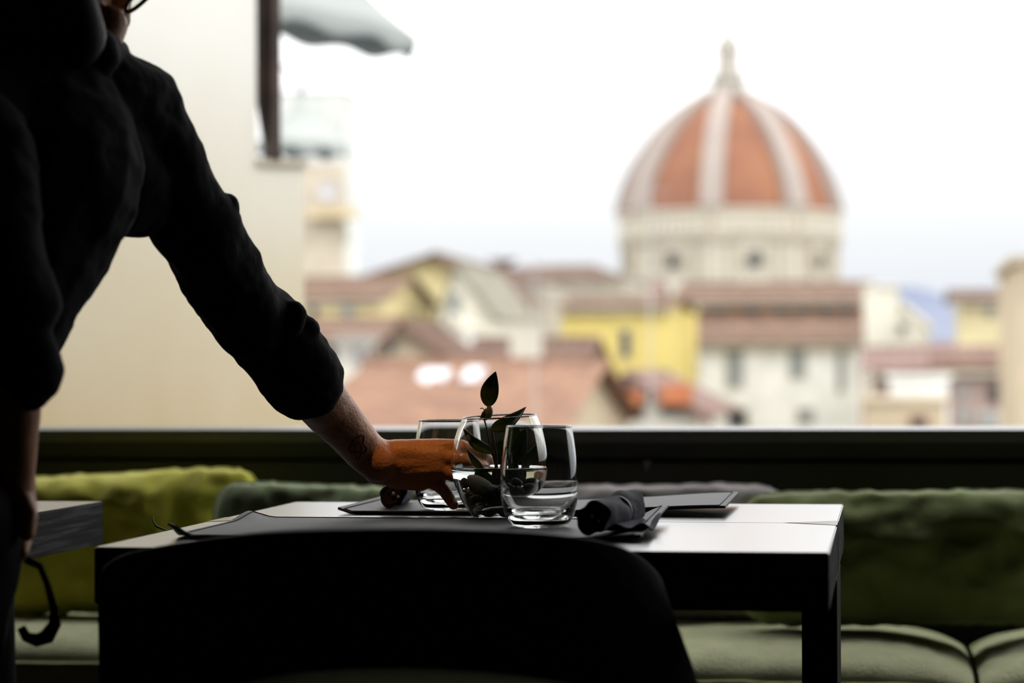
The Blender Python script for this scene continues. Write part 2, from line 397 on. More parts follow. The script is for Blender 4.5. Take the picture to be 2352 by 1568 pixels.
lathe2([(.0002, 0)] + vout[1:] + [(.0417, .1141), (.0414, .1146), (.04105, .1148), (.0407, .1146)] + vin[:-1] + [(.0002, .0068)]).build('bowl', M['glass'], vase, True)
WL = .0575   # water level above bowl base
wp = [p for p in vin if p[1] < WL - .001][::-1]
wp = [(max(r + .0004, .0002), z - .0003) for r, z in wp]
rW = wp[-1][0] + .0004
lathe2(wp + [(rW, WL), (rW - .001, WL + .0006), (rW - .003, WL), (.0002, WL)]).build('water', M['water'], vase, True, label='still water filling the lower half of the bowl')

# pebbles
def vinr(z):
    for (r0, z0), (r1, z1) in zip(vin[1:], vin[2:]):
        if z1 <= z <= z0: return r1 + (r0 - r1) * (z - z1) / max(z0 - z1, 1e-6)
    return .0
rnd = random.Random(11)
placed = []
def peb_ok(x, y, z, r):
    for (a, b, c, q) in placed:
        if (x - a) ** 2 + (y - b) ** 2 + (z - c) ** 2 < ((r + q) * .86) ** 2: return False
    return True
# pale large one seen in front, and two light grey ones
pale = [(-.015, -.030, .0405, .0125), (-.022, -.024, .0235, .0080), (.018, -.024, .0285, .0095)]
for p in pale: placed.append(p)
for zc in [.0135 + .0035 * i for i in range(9)]:
    for _ in range(260):
        r = rnd.uniform(.0066, .0092); lim = vinr(max(zc - .002, .008)) - r * 1.02
        if lim <= 0: continue
        a = rnd.uniform(0, 2 * PI); d = lim * math.sqrt(rnd.random()) if rnd.random() < .4 else lim
        x, y = d * math.cos(a), d * math.sin(a)
        if zc > .036 and rnd.random() < .5: continue
        if peb_ok(x, y, zc, r): placed.append((x, y, zc, r))
base_meshes = []
for k in range(5):
    m = MB(); m.ball((0, 0, 0), 1, 16, (1, .82, .68)); sd = Vector((k * 3.1, k, 5))
    m.v = [tuple(Vector(v) * (1 + .16 * noise.noise(Vector(v) * 1.1 + sd))) for v in m.v]; base_meshes.append(m)
peb_mesh = {}
where = ['front', 'right side', 'back', 'left side']
for i, (x, y, z, r) in enumerate(placed):
    k = rnd.randrange(5); mk = 'peb_l' if i == 0 else ('peb_g' if i < 3 or rnd.random() < .3 else 'peb_d')
    key = (k, mk)
    if key not in peb_mesh:
        me = bpy.data.meshes.new('pebble'); me.from_pydata(base_meshes[k].v, [], base_meshes[k].f); me.materials.append(M[mk])
        me.polygons.foreach_set('use_smooth', [True] * len(me.polygons)); peb_mesh[key] = me
    o = bpy.data.objects.new('pebble', peb_mesh[key]); COL.objects.link(o)
    o.location = (VX + x, VY + y, VZ + z); sc_ = r * 1.12; o.scale = (sc_, sc_, sc_)
    o.rotation_euler = (rnd.uniform(-.6, .6), rnd.uniform(-.6, .6), rnd.uniform(0, 6.28)) if i else (.2, .55, .1)
    if i == 0: o.scale = (.0165, .0125, .0125)
    lab = {0: 'large pale green pebble on top of the pile, left of the stem', 1: 'light speckled pebble just below the large pale one', 2: 'light oval pebble seen through the near tumbler'}.get(i)
    if lab is None:
        dk = 'dark' if mk == 'peb_d' else 'grey green'
        sec = 'front' if y < -.012 else ('back' if y > .012 else ('left side' if x < 0 else 'right side'))
        lv = 'top' if z > .033 else ('middle' if z > .022 else 'bottom')
        if lv == 'middle': sec += ' left' if x < 0 else ' right'
        lab = '%s pebble in the bowl, %s layer, %s' % (dk, lv, sec)
    o['label'] = lab; o['category'] = 'pebble'; o['group'] = 'pebbles in the bowl' if i < 3 else lab.replace(' pebble ', ' pebbles ')

# sprig
def leafmesh(base, tip, wid, bend=.006, nrm=None, fold=.25, curl=0.):
    base = Vector(base); tip = Vector(tip); d = tip - base; L = d.length; d.normalize()
    n_ = (Vector(nrm) if nrm else Vector((0, -1, .2))); n_ = (n_ - d * n_.dot(d)).normalized(); s_ = d.cross(n_)
    m = MB(); NU, NV = 24, 8
    def fn(u, v):
        ww = wid * .5 * (math.sin(PI * u ** .75) ** .85 if 0 < u < 1 else 0) * (1 - .25 * u) * 1.12
        q = (v - .5) * 2
        return base + d * (L * u) + s_ * (ww * q + curl * L * math.sin(PI * u)) + n_ * (-bend * math.sin(PI * u) + abs(q) * ww * fold)
    m.grid(fn, NU, NV); return m
spr = thing('leafy_sprig', 'short green leafy sprig standing in the glass bowl', 'plant', (VX, VY, VZ + .02))
D = 2.668
def L_(b, t, w_, lab=None, **k):
    yb, yt = k.pop('yb', D), k.pop('yt', D)
    o = leafmesh(P(*b, yb), P(*t, yt), w_ / FPX * D, **k).build('leaf', M['leaf'], spr, True)
    md = o.modifiers.new('s', 'SOLIDIFY'); md.thickness = .0006
    if lab: o['label'] = lab
L_((1119, 934), (1139, 852), 43, curl=-.05, yt=2.658)
L_((1127, 987), (1209, 934), 40, yt=2.653, curl=.03, nrm=(0, -.8, .6))
L_((1130, 982), (1203, 943), 30, yt=2.688, yb=2.673, curl=.0, nrm=(0, -.3, .9))
L_((1136, 1040), (1064, 983), 26, curl=-.10, yt=2.648)
L_((1110, 1078), (1072, 1030), 17, curl=-.06, yt=2.653, yb=2.653)
L_((1150, 1045), (1181, 968), 46, yb=2.688, yt=2.703, curl=.08)
L_((1160, 1062), (1205, 985), 60, yb=2.693, yt=2.698)
L_((1150, 1120), (1178, 1040), 50, yb=2.683, yt=2.698)
L_((1195, 1075), (1236, 1018), 26, yb=2.693, yt=2.693)
L_((1125, 1120), (1105, 1070), 40, yb=2.658, yt=2.653)
L_((1128, 1135), (1150, 1085), 30, yb=2.658, yt=2.663)
MB().tube([P(1112, 962, D), P(1118, 985, D), P(1125, 1018, D), P(1138, 1070, D), P(1132, 1110, D), P(1128, 1135, D)], .0010, 8).build('stem', M['stem'], spr, True)
MB().tube([P(1129, 986, D), P(1133, 1010, D), P(1139, 1040, D), P(1141, 1075, D), P(1136, 1120, D)], .0016, 8).build('stem', M['stem'], spr, True)
MB().tube([P(1181, 968, 2.703), P(1184, 990, 2.703), P(1165, 1030, 2.698), P(1150, 1080, 2.688), P(1140, 1120, D)], .0010, 8).build('stem', M['stem'], spr, True)
bm_ = MB(); bm_.v = []
ang = Matrix.Rotation(.15, 3, 'Y')
bm_.ball(P(1123, 947, D), 1, 16, (.0045, .0045, .0078), ang); bm_.build('bud', M['bud'], spr, True, label='small grey green bud under the top leaf')
MB().tube([P(1117, 938, D), P(1113, 950, D), P(1108, 958, D), P(1118, 964, D)], [.001, .0035, .003, .001], 8).build('sheath', M['stem'], spr, True)
MB().tube([P(1103, 938, D), P(1108, 937, D), P(1113, 941, D)], .0006, 6).build('twig', M['stem'], spr, True)

th = thing('loose_thread', 'pale curved loose thread at the left edge of the table', 'thread', P(395, 1222, 2.5))
MB().tube([P(350, 1186, 2.5), P(352, 1198, 2.5), P(360, 1209, 2.5), P(378, 1216, 2.5), P(398, 1221, 2.5)], [.0006, .0009, .0011, .0009, .0007], 6).build('strand', M['thread'], th, True)
MB().ball(P(400, 1222, 2.5), .0011, 8).build('knot', M['thread'], th, True)

# ================================================================== PERSON
person = thing('person', 'person in black with rolled sleeves and glasses leaning over to reach for a glass', 'person', (-1.0, 2.05, 0))
# hand and forearm chains
HY = 2.78
chains = []
body = MB()
def chain(pts, rs, mb=None):
    mb = mb or body
    for i in range(len(pts) - 1): mb.capsule(pts[i], pts[i + 1], rs[i], rs[i + 1], 18)
fore = [P(690, 860, 2.570), P(722, 902, 2.600), P(750, 935, 2.630), P(795, 985, 2.660), P(832, 1029, 2.690)]
chain(fore, [.033, .0315, .0300, .0262, .0245])
wr = P(868, 1060, 2.695)
chain([fore[-1], wr], [.0245, .0238])
wu, wl = P(880, 1040, 2.700), P(868, 1078, 2.705)
kn = [P(1000, 1025, 2.715), P(1006, 1047, 2.710), P(1003, 1073, 2.710), P(985, 1098, 2.715)]
chain([fore[-1], wu], [.022, .0150]); chain([fore[-1], wl], [.022, .0165])
chain([wu, kn[0]], [.0150, .0098]); chain([wu, kn[1]], [.0160, .0112]); chain([wl, kn[2]], [.0170, .0112]); chain([wl, kn[3]], [.0175, .0105])
chain([wu, kn[2]], [.0150, .0100]); chain([wl, kn[1]], [.0160, .0105]); chain([(wu + wl) / 2, (kn[1] + kn[2]) / 2], [.0190, .0112]); chain([(wu + wl) / 2, (kn[0] + kn[1]) / 2], [.0180, .0098]); chain([wl, (kn[3] + kn[2]) / 2], [.0170, .0100])
chain([P(905, 1055, 2.720), P(965, 1060, 2.725)], [.018, .015])
chain([P(905, 1092, 2.715), P(968, 1104, 2.720)], [.0150, .0120])
body.ball(kn[1], .0118, 14); body.ball(kn[2], .0118, 14)
fing = [
    ([kn[0], P(1058, 1025, 2.718), P(1106, 1042, 2.738), P(1124, 1060, 2.772)], [.0098, .0083, .0076, .0068]),
    ([kn[1], P(1062, 1057, 2.716), P(1108, 1076, 2.738), P(1126, 1092, 2.772)], [.0105, .0088, .0079, .0070]),
    ([kn[2], P(1050, 1093, 2.715), P(1096, 1112, 2.734), P(1118, 1126, 2.766)], [.0102, .0084, .0075, .0066]),
    ([kn[3], P(1018, 1122, 2.720), P(1034, 1146, 2.725), P(1042, 1160, 2.730)], [.0095, .0078, .0070, .0060])]
for pts, rs in fing: chain(pts, rs)
chain([P(895, 1055, 2.725), P(928, 1045, 2.775), P(938, 1045, 2.820), P(948, 1052, 2.925)], [.015, .0115, .0095, .0082])
# tendons on the back of the hand
for k_, q_ in zip(kn[:3], (wu, wu, wl)): chain([q_ + (k_ - q_) * .35 - Vector((0, .007, 0)), k_ - Vector((0, .0035, 0))], [.004, .0055])
# upper body under the clothes (one surface with arm and head)
SH = P(318, 262, 2.27)
upperc = [SH, P(420, 470, 2.34), P(525, 652, 2.45), P(640, 795, 2.58), fore[0]]
chain(upperc, [.026, .029, .030, .032, .033])
chest = P(-10, 400, 2.15); belly = P(-190, 850, 2.10); hip = P(-235, 1180, 2.06)
nb_ = P(150, 165, 2.19)
chain([nb_, SH], [.040, .028]); chain([chest, nb_], [.12, .055]); chain([chest, belly], [.12, .105]); chain([belly, hip], [.105, .11])
SH2 = P(-80, 330, 2.02)
chain([SH2, nb_], [.035, .04])
arm2 = [SH2, P(-40, 620, 1.99), P(30, 840, 2.02), P(24, 960, 2.03), P(30, 1090, 2.05)]
chain(arm2, [.032, .028, .028, .026, .0195])
h2 = arm2[-1]
chain([h2, P(30, 1180, 2.06)], [.0195, .022])
for k, (dx, ln) in enumerate(((-26, 90), (-8, 105), (10, 98), (26, 78))):
    b0 = P(30 + dx * .8, 1190, 2.06); chain([b0, P(30 + dx, 1190 + ln * .5, 2.065), P(28 + dx * .9, 1190 + ln, 2.05)], [.0088, .0078, .0064])
chain([P(45, 1130, 2.05), P(66, 1180, 2.04), P(62, 1225, 2.035)], [.010, .0085, .007])
legs = [[P(-205, 1200, 2.02), Vector((-.89, 2.06, .44)), Vector((-.90, 2.02, .09))], [P(-330, 1200, 2.10), Vector((-1.02, 2.02, .44)), Vector((-1.06, 1.90, .09))]]
for lg in legs:
    chain(lg, [.07, .042, .030]); chain([lg[2], lg[2] + Vector((.11, .05, -.055))], [.035, .028])
# head
HF = Vector((.60, .50, -.62)).normalized(); HS = HF.cross(Vector((0, 0, 1))).normalized(); HU = HS.cross(HF)
HC = P(103, -176, 2.21)
def H(f, s, u): return HC + HF * f + HS * s + HU * u
HR = Matrix((HS, HF, HU)).transposed()
body.ball(H(-.012, 0, .03), .092, 28, (.83, 1.05, 1.0), HR)
body.ball(H(.035, 0, -.03), .066, 24, (.92, .92, 1.15), HR)
body.capsule(H(.062, 0, -.098), H(.03, 0, -.07), .024, .045)
for s_ in (-1, 1):
    body.capsule(H(.055, s_ * .018, -.098), H(-.01, s_ * .055, -.055), .020, .024)
    body.ball(H(-.005, s_ * .078, -.005), .03, 14, (.3, .55, 1.05), HR)
    body.ball(H(.066, s_ * .036, -.012), .022, 12)
body.capsule(H(.088, 0, .022), H(.112, 0, -.022), .008, .0125); body.ball(H(.104, -.010, -.024), .009, 10); body.ball(H(.104, .010, -.024), .009, 10)
body.ball(H(.088, 0, -.055), .016, 14, (1.5, .7, .35), HR); body.ball(H(.086, 0, -.066), .015, 14, (1.3, .7, .4), HR)
chain([nb_, H(-.03, 0, -.05)], [.050, .050]); chain([H(.055, 0, -.10), P(248, 58, 2.21), P(228, 105, 2.20)], [.022, .019, .020])
bo = body.build('body', M['skin'], person, fix=False)
def skd(co): return .0006 * noise.noise(co * 60)
remesh(bo, .0024, 5, skd)
bo['label'] = 'bare forearms, hands and face with tan skin'
for s_ in (-1, 1):
    ey = MB().ball(H(.082, s_ * .032, .012), .0125, 16).build('eye', M['eye'], person, True)
    MB().ball(H(.0905, s_ * .032, .011), .0055, 10).build('iris', M['iris'], ey, True)
    MB().tube([H(.095, s_ * .014, .034), H(.096, s_ * .032, .04), H(.086, s_ * .05, .034)], [.003, .0035, .002], 8).build('eyebrow', M['hair'], person, True)
# hair: cap of strands over the skull
hm = MB()
for i in range(240):
    a = rnd.uniform(0, 2 * PI); el = rnd.uniform(-.35, 1.5)
    if math.sin(a) > .25 and el < .75: continue
    pts = []
    for t in range(5):
        e2 = el - t * .16; rr_ = .098 + .004 * math.sin(i) + .002 * t
        pts.append(H(-.012 + rr_ * 1.03 * math.sin(a) * math.cos(e2), rr_ * .86 * math.cos(a) * math.cos(e2), .03 + rr_ * math.sin(e2)))
    hm.tube(pts, [.006, .008, .008, .006, .002], 6)
hm.capsule(P(110, -70, 2.12), P(158, 78, 2.11), .036, .034); hm.capsule(H(-.04, 0, .02), H(-.075, .0, -.06), .075, .05); hm.capsule(H(-.075, 0, -.06), P(60, 120, 2.12), .05, .055); hm.capsule(H(-.03, -.05, .0), H(-.04, -.05, -.07), .04, .032)
hm.ball(H(-.032, 0, .042), .098, 24, (.86, .98, .98), HR)
hm.build('hair', M['hair'], person, True)
gl = MB(); lens_c = []
for s_ in (-1, 1):
    c = H(.108, s_ * .036, .004); ring = [c + HS * (.027 * math.cos(t)) + HU * (.025 * math.sin(t)) for t in [2 * PI * i / 40 for i in range(41)]]
    gl.tube(ring, .0022, 8, False); lens_c.append(c)
gl.tube([H(.108, -.010, .010), H(.112, 0, .013), H(.108, .010, .010)], .0018, 8)
for s_ in (-1, 1): gl.tube([H(.108, s_ * .063, .012), H(.08, s_ * .078, .014), H(-.01, s_ * .084, .012), H(-.02, s_ * .082, -.006)], .0018, 8)
go = gl.build('glasses_frame', M['frame'], person, True, label='thin dark red round glasses')
for c in lens_c:
    MB().lathe((0, 0, 0), [(.0001, -.0005), (.0262, -.0005), (.0262, .0005), (.0001, .0005)], 32)
    q = MB(); n_ = 32; vs = []
    for sgn in (-.0006, .0006):
        vs += [c + HF * sgn + HS * (.0265 * math.cos(2 * PI * i / n_)) + HU * (.0245 * math.sin(2 * PI * i / n_)) for i in range(n_)]
    q.add(vs, [tuple(range(n_)), tuple(range(n_, 2 * n_))[::-1]] + [(i, n_ + i, n_ + (i + 1) % n_, (i + 1) % n_) for i in range(n_)])
    q.build('lens', M['lens'], go)
# nails
for pts, rs in fing:
    d_ = (pts[3] - pts[2]).normalized(); MB().ball(pts[3] + d_ * .001 + Vector((.002, -.0052, .001)), .0042, 10, (1, .35, 1.1)).build('fingernail', M['nail'], person, True)
# tattoo: thin outline on the forearm above the wrist (raised ink line following the skin)
tp = []
tcx, tcy = 822, 1024
for i in range(41):
    a = 2 * PI * i / 40; rr_ = 1 + .22 * math.sin(5 * a)
    tp.append((tcx + 17 * rr_ * math.cos(a), tcy + 25 * rr_ * math.sin(a)))
bpy.context.view_layer.update()
inv = bo.matrix_world.inverted()
def onskin(px, py):
    d = ray(px, py).normalized(); o_ = inv @ CAM
    hit, loc, nn, _ = bo.ray_cast(o_, d)
    return (bo.matrix_world @ loc + nn * .0001) if hit else None
tpts = [onskin(*p) for p in tp]; tpts = [p for p in tpts if p is not None and abs(p.y - 2.72) < .08]
if len(tpts) > 5: MB().tube(tpts, .0007, 6, False).build('tattoo', M['tattoo'], person, label='thin dark outline tattoo above the wrist')
tp = [onskin(tcx + 9 * math.cos(2 * PI * i / 20), tcy + 4 + 11 * math.sin(2 * PI * i / 20)) for i in range(21)]; tp = [p for p in tp if p is not None]
if len(tp) > 5: MB().tube(tp, .0006, 6, False).build('tattoo', M['tattoo'], person)

# shirt
sh = MB()
def r_(px, Y): return px / FPX * Y
st = [((228, 212), 2.20, 113), ((317, 248), 2.26, 106), ((345, 320), 2.29, 105), ((388, 425), 2.33, 103), ((451, 531), 2.37, 97), ((487, 583), 2.41, 96), ((525, 653), 2.45, 95),
      ((563, 716), 2.49, 91), ((611, 761), 2.54, 95), ((653, 812), 2.55, 93), ((686, 856), 2.575, 95), ((698, 872), 2.585, 92)]
sp = [P(*c, Y) for c, Y, r in st]; sr = [r_(r, Y) for c, Y, r in st]
chain(sp, sr, sh)
# folds at the elbow and cuff
sh.ball(P(516, 474, 2.38), .012, 12); sh.ball(P(500, 500, 2.38), .018, 12)
sh.capsule(P(676, 722, 2.51), P(630, 785, 2.51), .013, .013); sh.capsule(P(706, 758, 2.54), P(640, 826, 2.54), .014, .014)
# rolled cuff: thick band
cd_ = (P(722, 902, 2.60) - P(690, 858, 2.57)).normalized()
cc = P(716, 890, 2.595)
sh.tube([cc - cd_ * .02, cc - cd_ * .008, cc + cd_ * .004, cc + cd_ * .011], [.040, .0405, .0375, .0335], 28)
# torso
chain([P(0, 392, 2.15), P(-90, 640, 2.13), P(-187, 850, 2.10), P(-232, 1000, 2.08), P(-252, 1130, 2.06)], [r_(340, 2.15), r_(290, 2.13), r_(282, 2.10), r_(318, 2.08), r_(330, 2.06)], sh)
sh.capsule(P(90, 230, 2.17), P(250, 430, 2.27), r_(150, 2.17), r_(125, 2.27)); sh.capsule(P(200, 330, 2.22), P(310, 440, 2.30), r_(150, 2.2), r_(108, 2.3))
sh.capsule(P(145, 180, 2.18), P(200, 175, 2.2), r_(118, 2.18), r_(92, 2.2))
sh.capsule(P(-80, 300, 2.04), P(120, 190, 2.14), r_(140, 2.04), r_(120, 2.14))
sh.capsule(P(175, 140, 2.19), P(222, 142, 2.22), .034, .024)
sh.capsule(P(205, 122, 2.15), P(240, 126, 2.21), .024, .018); sh.capsule(P(240, 126, 2.21), P(262, 122, 2.25), .018, .012)
# other sleeve, rolled
chain([P(-80, 350, 2.0), P(-20, 620, 1.98), P(18, 700, 1.99)], [.058, .046, .044], sh)
chain([P(25, 745, 2.0), P(58, 800, 2.0), P(66, 865, 2.02)], [.034, .0250, .0280], sh)
chain([P(60, 868, 2.02), P(48, 905, 2.02)], [.0275, .015], sh); chain([P(20, 868, 2.02), P(20, 905, 2.02)], [.026, .015], sh)
sho = sh.build('shirt', M['shirt'], person, fix=False)
def shd(co):
    v = noise.noise(Vector((co.x * 34 + co.z * 14, co.y * 20, co.z * 26 - co.x * 16))) * .0045 + noise.noise(Vector((co.x * 70, co.y * 50, co.z * 90))) * .0016
    return v + .002
remesh(sho, .004, 3, shd)
# collar
col_ = MB(); cN = P(205, 95, 2.20)
col_.tube([P(150, 85, 2.12), P(205, 108, 2.14), P(246, 112, 2.2), P(246, 100, 2.26), P(200, 80, 2.3)], [.010, .011, .010, .010, .009], 10).build('collar', M['shirt'], person, True)
# trousers, apron, shoes
tr = MB()
chain([hip + Vector((0, 0, .03)), P(-205, 1230, 2.03), legs[0][1] - Vector((.012, 0, 0)), legs[0][2] + Vector((-.01, 0, .015))], [.108, .10, .078, .064], tr)
chain([hip, P(-330, 1230, 2.10), legs[1][1], legs[1][2] + Vector((0, 0, .015))], [.11, .105, .078, .064], tr)
remesh(tr.build('trousers', M['trouser'], person, fix=False), .007, 3, lambda c: .004 * noise.noise(c * 18))
for lg in legs:
    p = lg[2]; q = MB(); q.capsule(Vector((p.x - .015, p.y - .005, .045)), Vector((p.x + .15, p.y + .07, .034)), .045, .034)
    q.v = [(x, y, max(z, .002)) for x, y, z in q.v]; q.build('shoe', M['leather'], person, True)
ap = MB()
xr = P(70, 1300, 2.12).x
def apf(u, v):
    a = -1.0 + 2.3 * u; R = .152 + .012 * math.sin(9 * u + 2 * v) * (1 - v)
    c = Vector((-.935, 2.09, 0)); z = .36 + v * .46
    return Vector((c.x + R * math.cos(a) * (1 - .05 * v), c.y + R * math.sin(a), z))
apo = ap.grid(apf, 30, 12).build('apron', M['apron'], person, True)
md = apo.modifiers.new('s', 'SOLIDIFY'); md.thickness = .003
MB().tube([P(50, 1280, 2.1), P(92, 1300, 2.1), P(108, 1340, 2.1), P(124, 1400, 2.1), P(126, 1432, 2.1), P(108, 1462, 2.1), P(84, 1470, 2.1), P(60, 1462, 2.1), P(48, 1440, 2.1)],
          [.004, .003, .003, .004, .006, .0075, .0065, .005, .004], 10).build('apron_tie', M['apron'], apo, True)

# ================================================================== CHAIRS
def yinterp(pts, x):
    for (a, b), (c, d) in zip(pts, pts[1:]):
        if a <= x <= c: t = (x - a) / (c - a); return b + (d - b) * t
    return pts[0][1] if x < pts[0][0] else pts[-1][1]
topc = smoothprof([(246, 1345), (254, 1312), (272, 1288), (305, 1270), (360, 1256), (440, 1242), (600, 1222), (800, 1213), (1000, 1212), (1200, 1222), (1330, 1238), (1400, 1256), (1440, 1278), (1470, 1306), (1490, 1338)], 6)
cx0, cx1 = P(246, 1345, 2.06).x, P(1490, 1338, 2.06).x
def chair(label, dy, pad):
    t = thing('dining_chair', label, 'chair', ((cx0 + cx1) / 2, 2.2 - dy, 0))
    def pt(u, v):
        px = 246 + (1490 - 246) * u
        py = yinterp(topc, px)
        q = u * 2 - 1; Y = 2.02 + .12 * q * q + .02 * (1 - v)
        T = P(px, py, Y - .02 * (1 - v)); zb = .40
        z = zb + (T.z - zb) * v
        down = max(0, (T.z - z)); fl = .0
        if u > .5: fl = (u - .5) * 2 * down * .36
        return Vector((T.x + fl, Y - dy, z))
    o = MB().grid(pt, 90, 26).build('backrest', M['chair'], t, True)
    md = o.modifiers.new('s', 'SOLIDIFY'); md.thickness = .028; md.offset = 0
    bv = o.modifiers.new('b', 'BEVEL'); bv.width = .011; bv.segments = 3; bv.limit_method = 'ANGLE'; bv.angle_limit = 1.0
    xm = (cx0 + cx1) / 2 + .01
    s_ = MB(); s_.grid(lambda u, v: Vector((cx0 + .04 + (cx1 - cx0 - .06) * u, 2.06 - dy + .36 * v, .43 + .03 * (1 - abs(2 * u - 1) ** 4) * (1 - abs(2 * v - 1) ** 4))), 20, 16)
    so = s_.build('seat_cushion', M['olive'], t, True); md = so.modifiers.new('s', 'SOLIDIFY'); md.thickness = .04
    box('seat_frame', M['chair'], (cx0 + .035, cx1 - .02, 2.05 - dy, 2.43 - dy, .36, .395), t, .006)
    for xx, sx_ in ((cx0 + .06, -1), (cx1 - .04, 1)):
        for yy, sy in ((2.07 - dy, -1), (2.41 - dy, 1)):
            MB().tube([(xx, yy, .37), (xx + sx_ * .02, yy + sy * .025, 0)], [.017, .011], 12).build('leg', M['chair'], t, True)
    if pad:
        pass
    return t
chair('dark rounded chair back facing the camera, pushed up to the laid table', 0, False)
# the olive-topped low stool back nearest the camera, far out of focus
st_ = thing('lounge_chair', 'olive upholstered chair top at the bottom edge, nearest the camera', 'chair', (-.21, 1.1, 0))
def lc(u, v):
    q = 2 * u - 1; x = -.21 + .0 + .155 * q; Y = 1.05 + .05 * q * q
    zt = .778 - .028 * q * q - .05 * abs(q) ** 6
    return Vector((x, Y, .40 + (zt - .40) * v))
o = MB().grid(lc, 30, 20).build('backrest', M['olive'], st_, True); md = o.modifiers.new('s', 'SOLIDIFY'); md.thickness = .035; md.offset = 0
bv = o.modifiers.new('b', 'BEVEL'); bv.width = .014; bv.segments = 3; bv.limit_method = 'ANGLE'; bv.angle_limit = 1.0
box('seat', M['olive'], (-.36, -.06, .72, 1.06, .36, .43), st_, .02)
for xx in (-.33, -.09):
    for yy in (.76, 1.03): MB().tube([(xx, yy, .37), (xx, yy, 0)], [.016, .011], 12).build('leg', M['chair'], st_, True)

# ================================================================== BENCH AND CUSHIONS
SY0, SY1 = 3.45, 3.95
bench = thing('window_bench', 'dark built-in bench with olive grey seat pads along the window wall', 'bench', (0, 3.5, 0))
box('bench_base', M['benchwood'], (-2.9, 2.2, 3.57, YW - .006, 0, .392), bench, .003)
xs = [-2.30, -1.07, P(2262, 1540, 3.2).x, 1.36]
for xa, xb in zip(xs, xs[1:]):
    SY0 = 3.45 if xb > 0 else 3.55
    def pf(u, v):
        # closed superellipse pad, v runs around the front-to-back section
        x = xa + .004 + (xb - xa - .008) * (.5 - .5 * math.cos(PI * u)); e_ = abs(2 * (x - xa) / (xb - xa) - 1)
        k = (1 - e_ ** 9) ** .5 if e_ < 1 else 0
        dist = min(x - xa, xb - x); k = min(1, (max(dist, 0) / .17)) ; k = math.sqrt(max(0, 1 - (1 - k) ** 2))
        a = 2 * PI * v; c_, s_ = math.cos(a), math.sin(a)
        yy = (SY0 + SY1) / 2 + (SY1 - SY0) / 2 * math.copysign(abs(c_) ** .55, c_)
        hh = .064 * math.copysign(abs(s_) ** .75, s_) * (.25 + .75 * k)
        wr = .004 * noise.noise(Vector((x * 14, yy * 9, 0))) + .0035 * noise.noise(Vector((x * 45, yy * 6, 3))) * (1 if c_ < 0 else .3)
        return Vector((x, yy, .456 + hh + (wr * max(0, s_))))
    o = MB().grid(pf, 60, 64).build('seat_cushion', M['seat'], bench, True)
    pp = [Vector((xa + .01 + (xb - xa - .02) * i / 40, SY0 - .001 + .018 * (abs(2 * i / 40 - 1) ** 14), .470 + .003 * noise.noise(Vector((i * .4, 0, 0))))) for i in range(41)]
    MB().tube(pp, .004, 8).build('piping', M['seat'], o, True)
    ss_ = [Vector((xa + .012, SY0 + (SY1 - SY0) * i / 20, .470)) for i in range(21)]
    MB().tube(ss_, .004, 8).build('piping', M['seat'], o, True)
    ss_ = [Vector((xb - .012, SY0 + (SY1 - SY0) * i / 20, .470)) for i in range(21)]
    MB().tube(ss_, .004, 8).build('piping', M['seat'], o, True)

def pillow(label, m, c, w_, h_, t_, lean, rollz, wr=.006, sd=0, yawz=0.):
    t = thing('cushion', label, 'cushion', c, 'loose cushions along the window bench')
    R = Matrix.Rotation(yawz, 3, 'Z') @ Matrix.Rotation(lean, 3, 'X') @ Matrix.Rotation(rollz, 3, 'Y')
    N = 44; mb = MB()
    def half(sg):
        def fn(u, v):
            a, b = 2 * u - 1, 2 * v - 1
            edge = (1 - a * a) * (1 - b * b)
            pin = 1 - .06 * (1 - b * b) * abs(a) ** 3; pin2 = 1 - .07 * (1 - a * a) * abs(b) ** 3
            th = t_ * .5 * max(edge, 0) ** .42
            rc = math.sqrt(1 - .26 * (a * b) ** 4)
            q = Vector((a * w_ / 2 * pin * rc, sg * th, b * h_ / 2 * pin2 * rc))
            n_ = noise.noise(Vector((a * 3.2 + sd, b * 2.2, sg * .7 + sd))) + .55 * noise.noise(Vector((a * 9 + sd, b * 3.5, sg)))
            n2 = noise.noise(Vector((a * 11 + sd, b * 2.0, 9.)))
            q.y += sg * n_ * wr * 1.6 * min(1, edge * 5) ; q.z += n2 * wr * .9 * abs(b)
            return Vector(c) + R @ q
        return fn
    mb.grid(half(-1), N, N); mb.grid(half(1), N, N)
    o = mb.build('cushion_cover', m, t, True)
    b = bmesh.new(); b.from_mesh(o.data); bmesh.ops.remove_doubles(b, verts=b.verts, dist=.0004); bmesh.ops.recalc_face_normals(b, faces=b.faces); b.to_mesh(o.data); b.free()
    o.data.polygons.foreach_set('use_smooth', [True] * len(o.data.polygons))
    hf = half(0); ring = [hf(i / 40, 0) for i in range(40)] + [hf(1, i / 40) for i in range(40)] + [hf(1 - i / 40, 1) for i in range(40)] + [hf(0, 1 - i / 40) for i in range(41)]
    MB().tube(ring, .0028, 6, False).build('seam_piping', m, t, True)
    return t
pc = P(300, 1095, 3.80); pillow('chartreuse yellow cushion at the left, on the bench behind the side table', M['yellow'], (pc.x - .025, 3.80, .641), .50, .238, .11, -.22, -.055, .007, 1.3)
pc = P(700, 1130, 3.67); pillow('sage green cushion leaning in front of the yellow one, left of the laid table', M['sage'], (pc.x + .040, 3.67, .634), .40, .226, .10, -.2, .03, .006, 4.1)
pc = P(1420, 1115, 3.84); pillow('taupe grey cushion behind the table, right of the glasses', M['grey'], (pc.x + .03, 3.84, .630), .50, .22, .11, -.2, -.012, .006, 7.7)
pc = P(2060, 1128, 3.71); pillow('large moss green cushion on the bench at the right', M['green'], (pc.x + .012, 3.71, .631), .52, .216, .13, -.22, -.012, .007, 9.9)

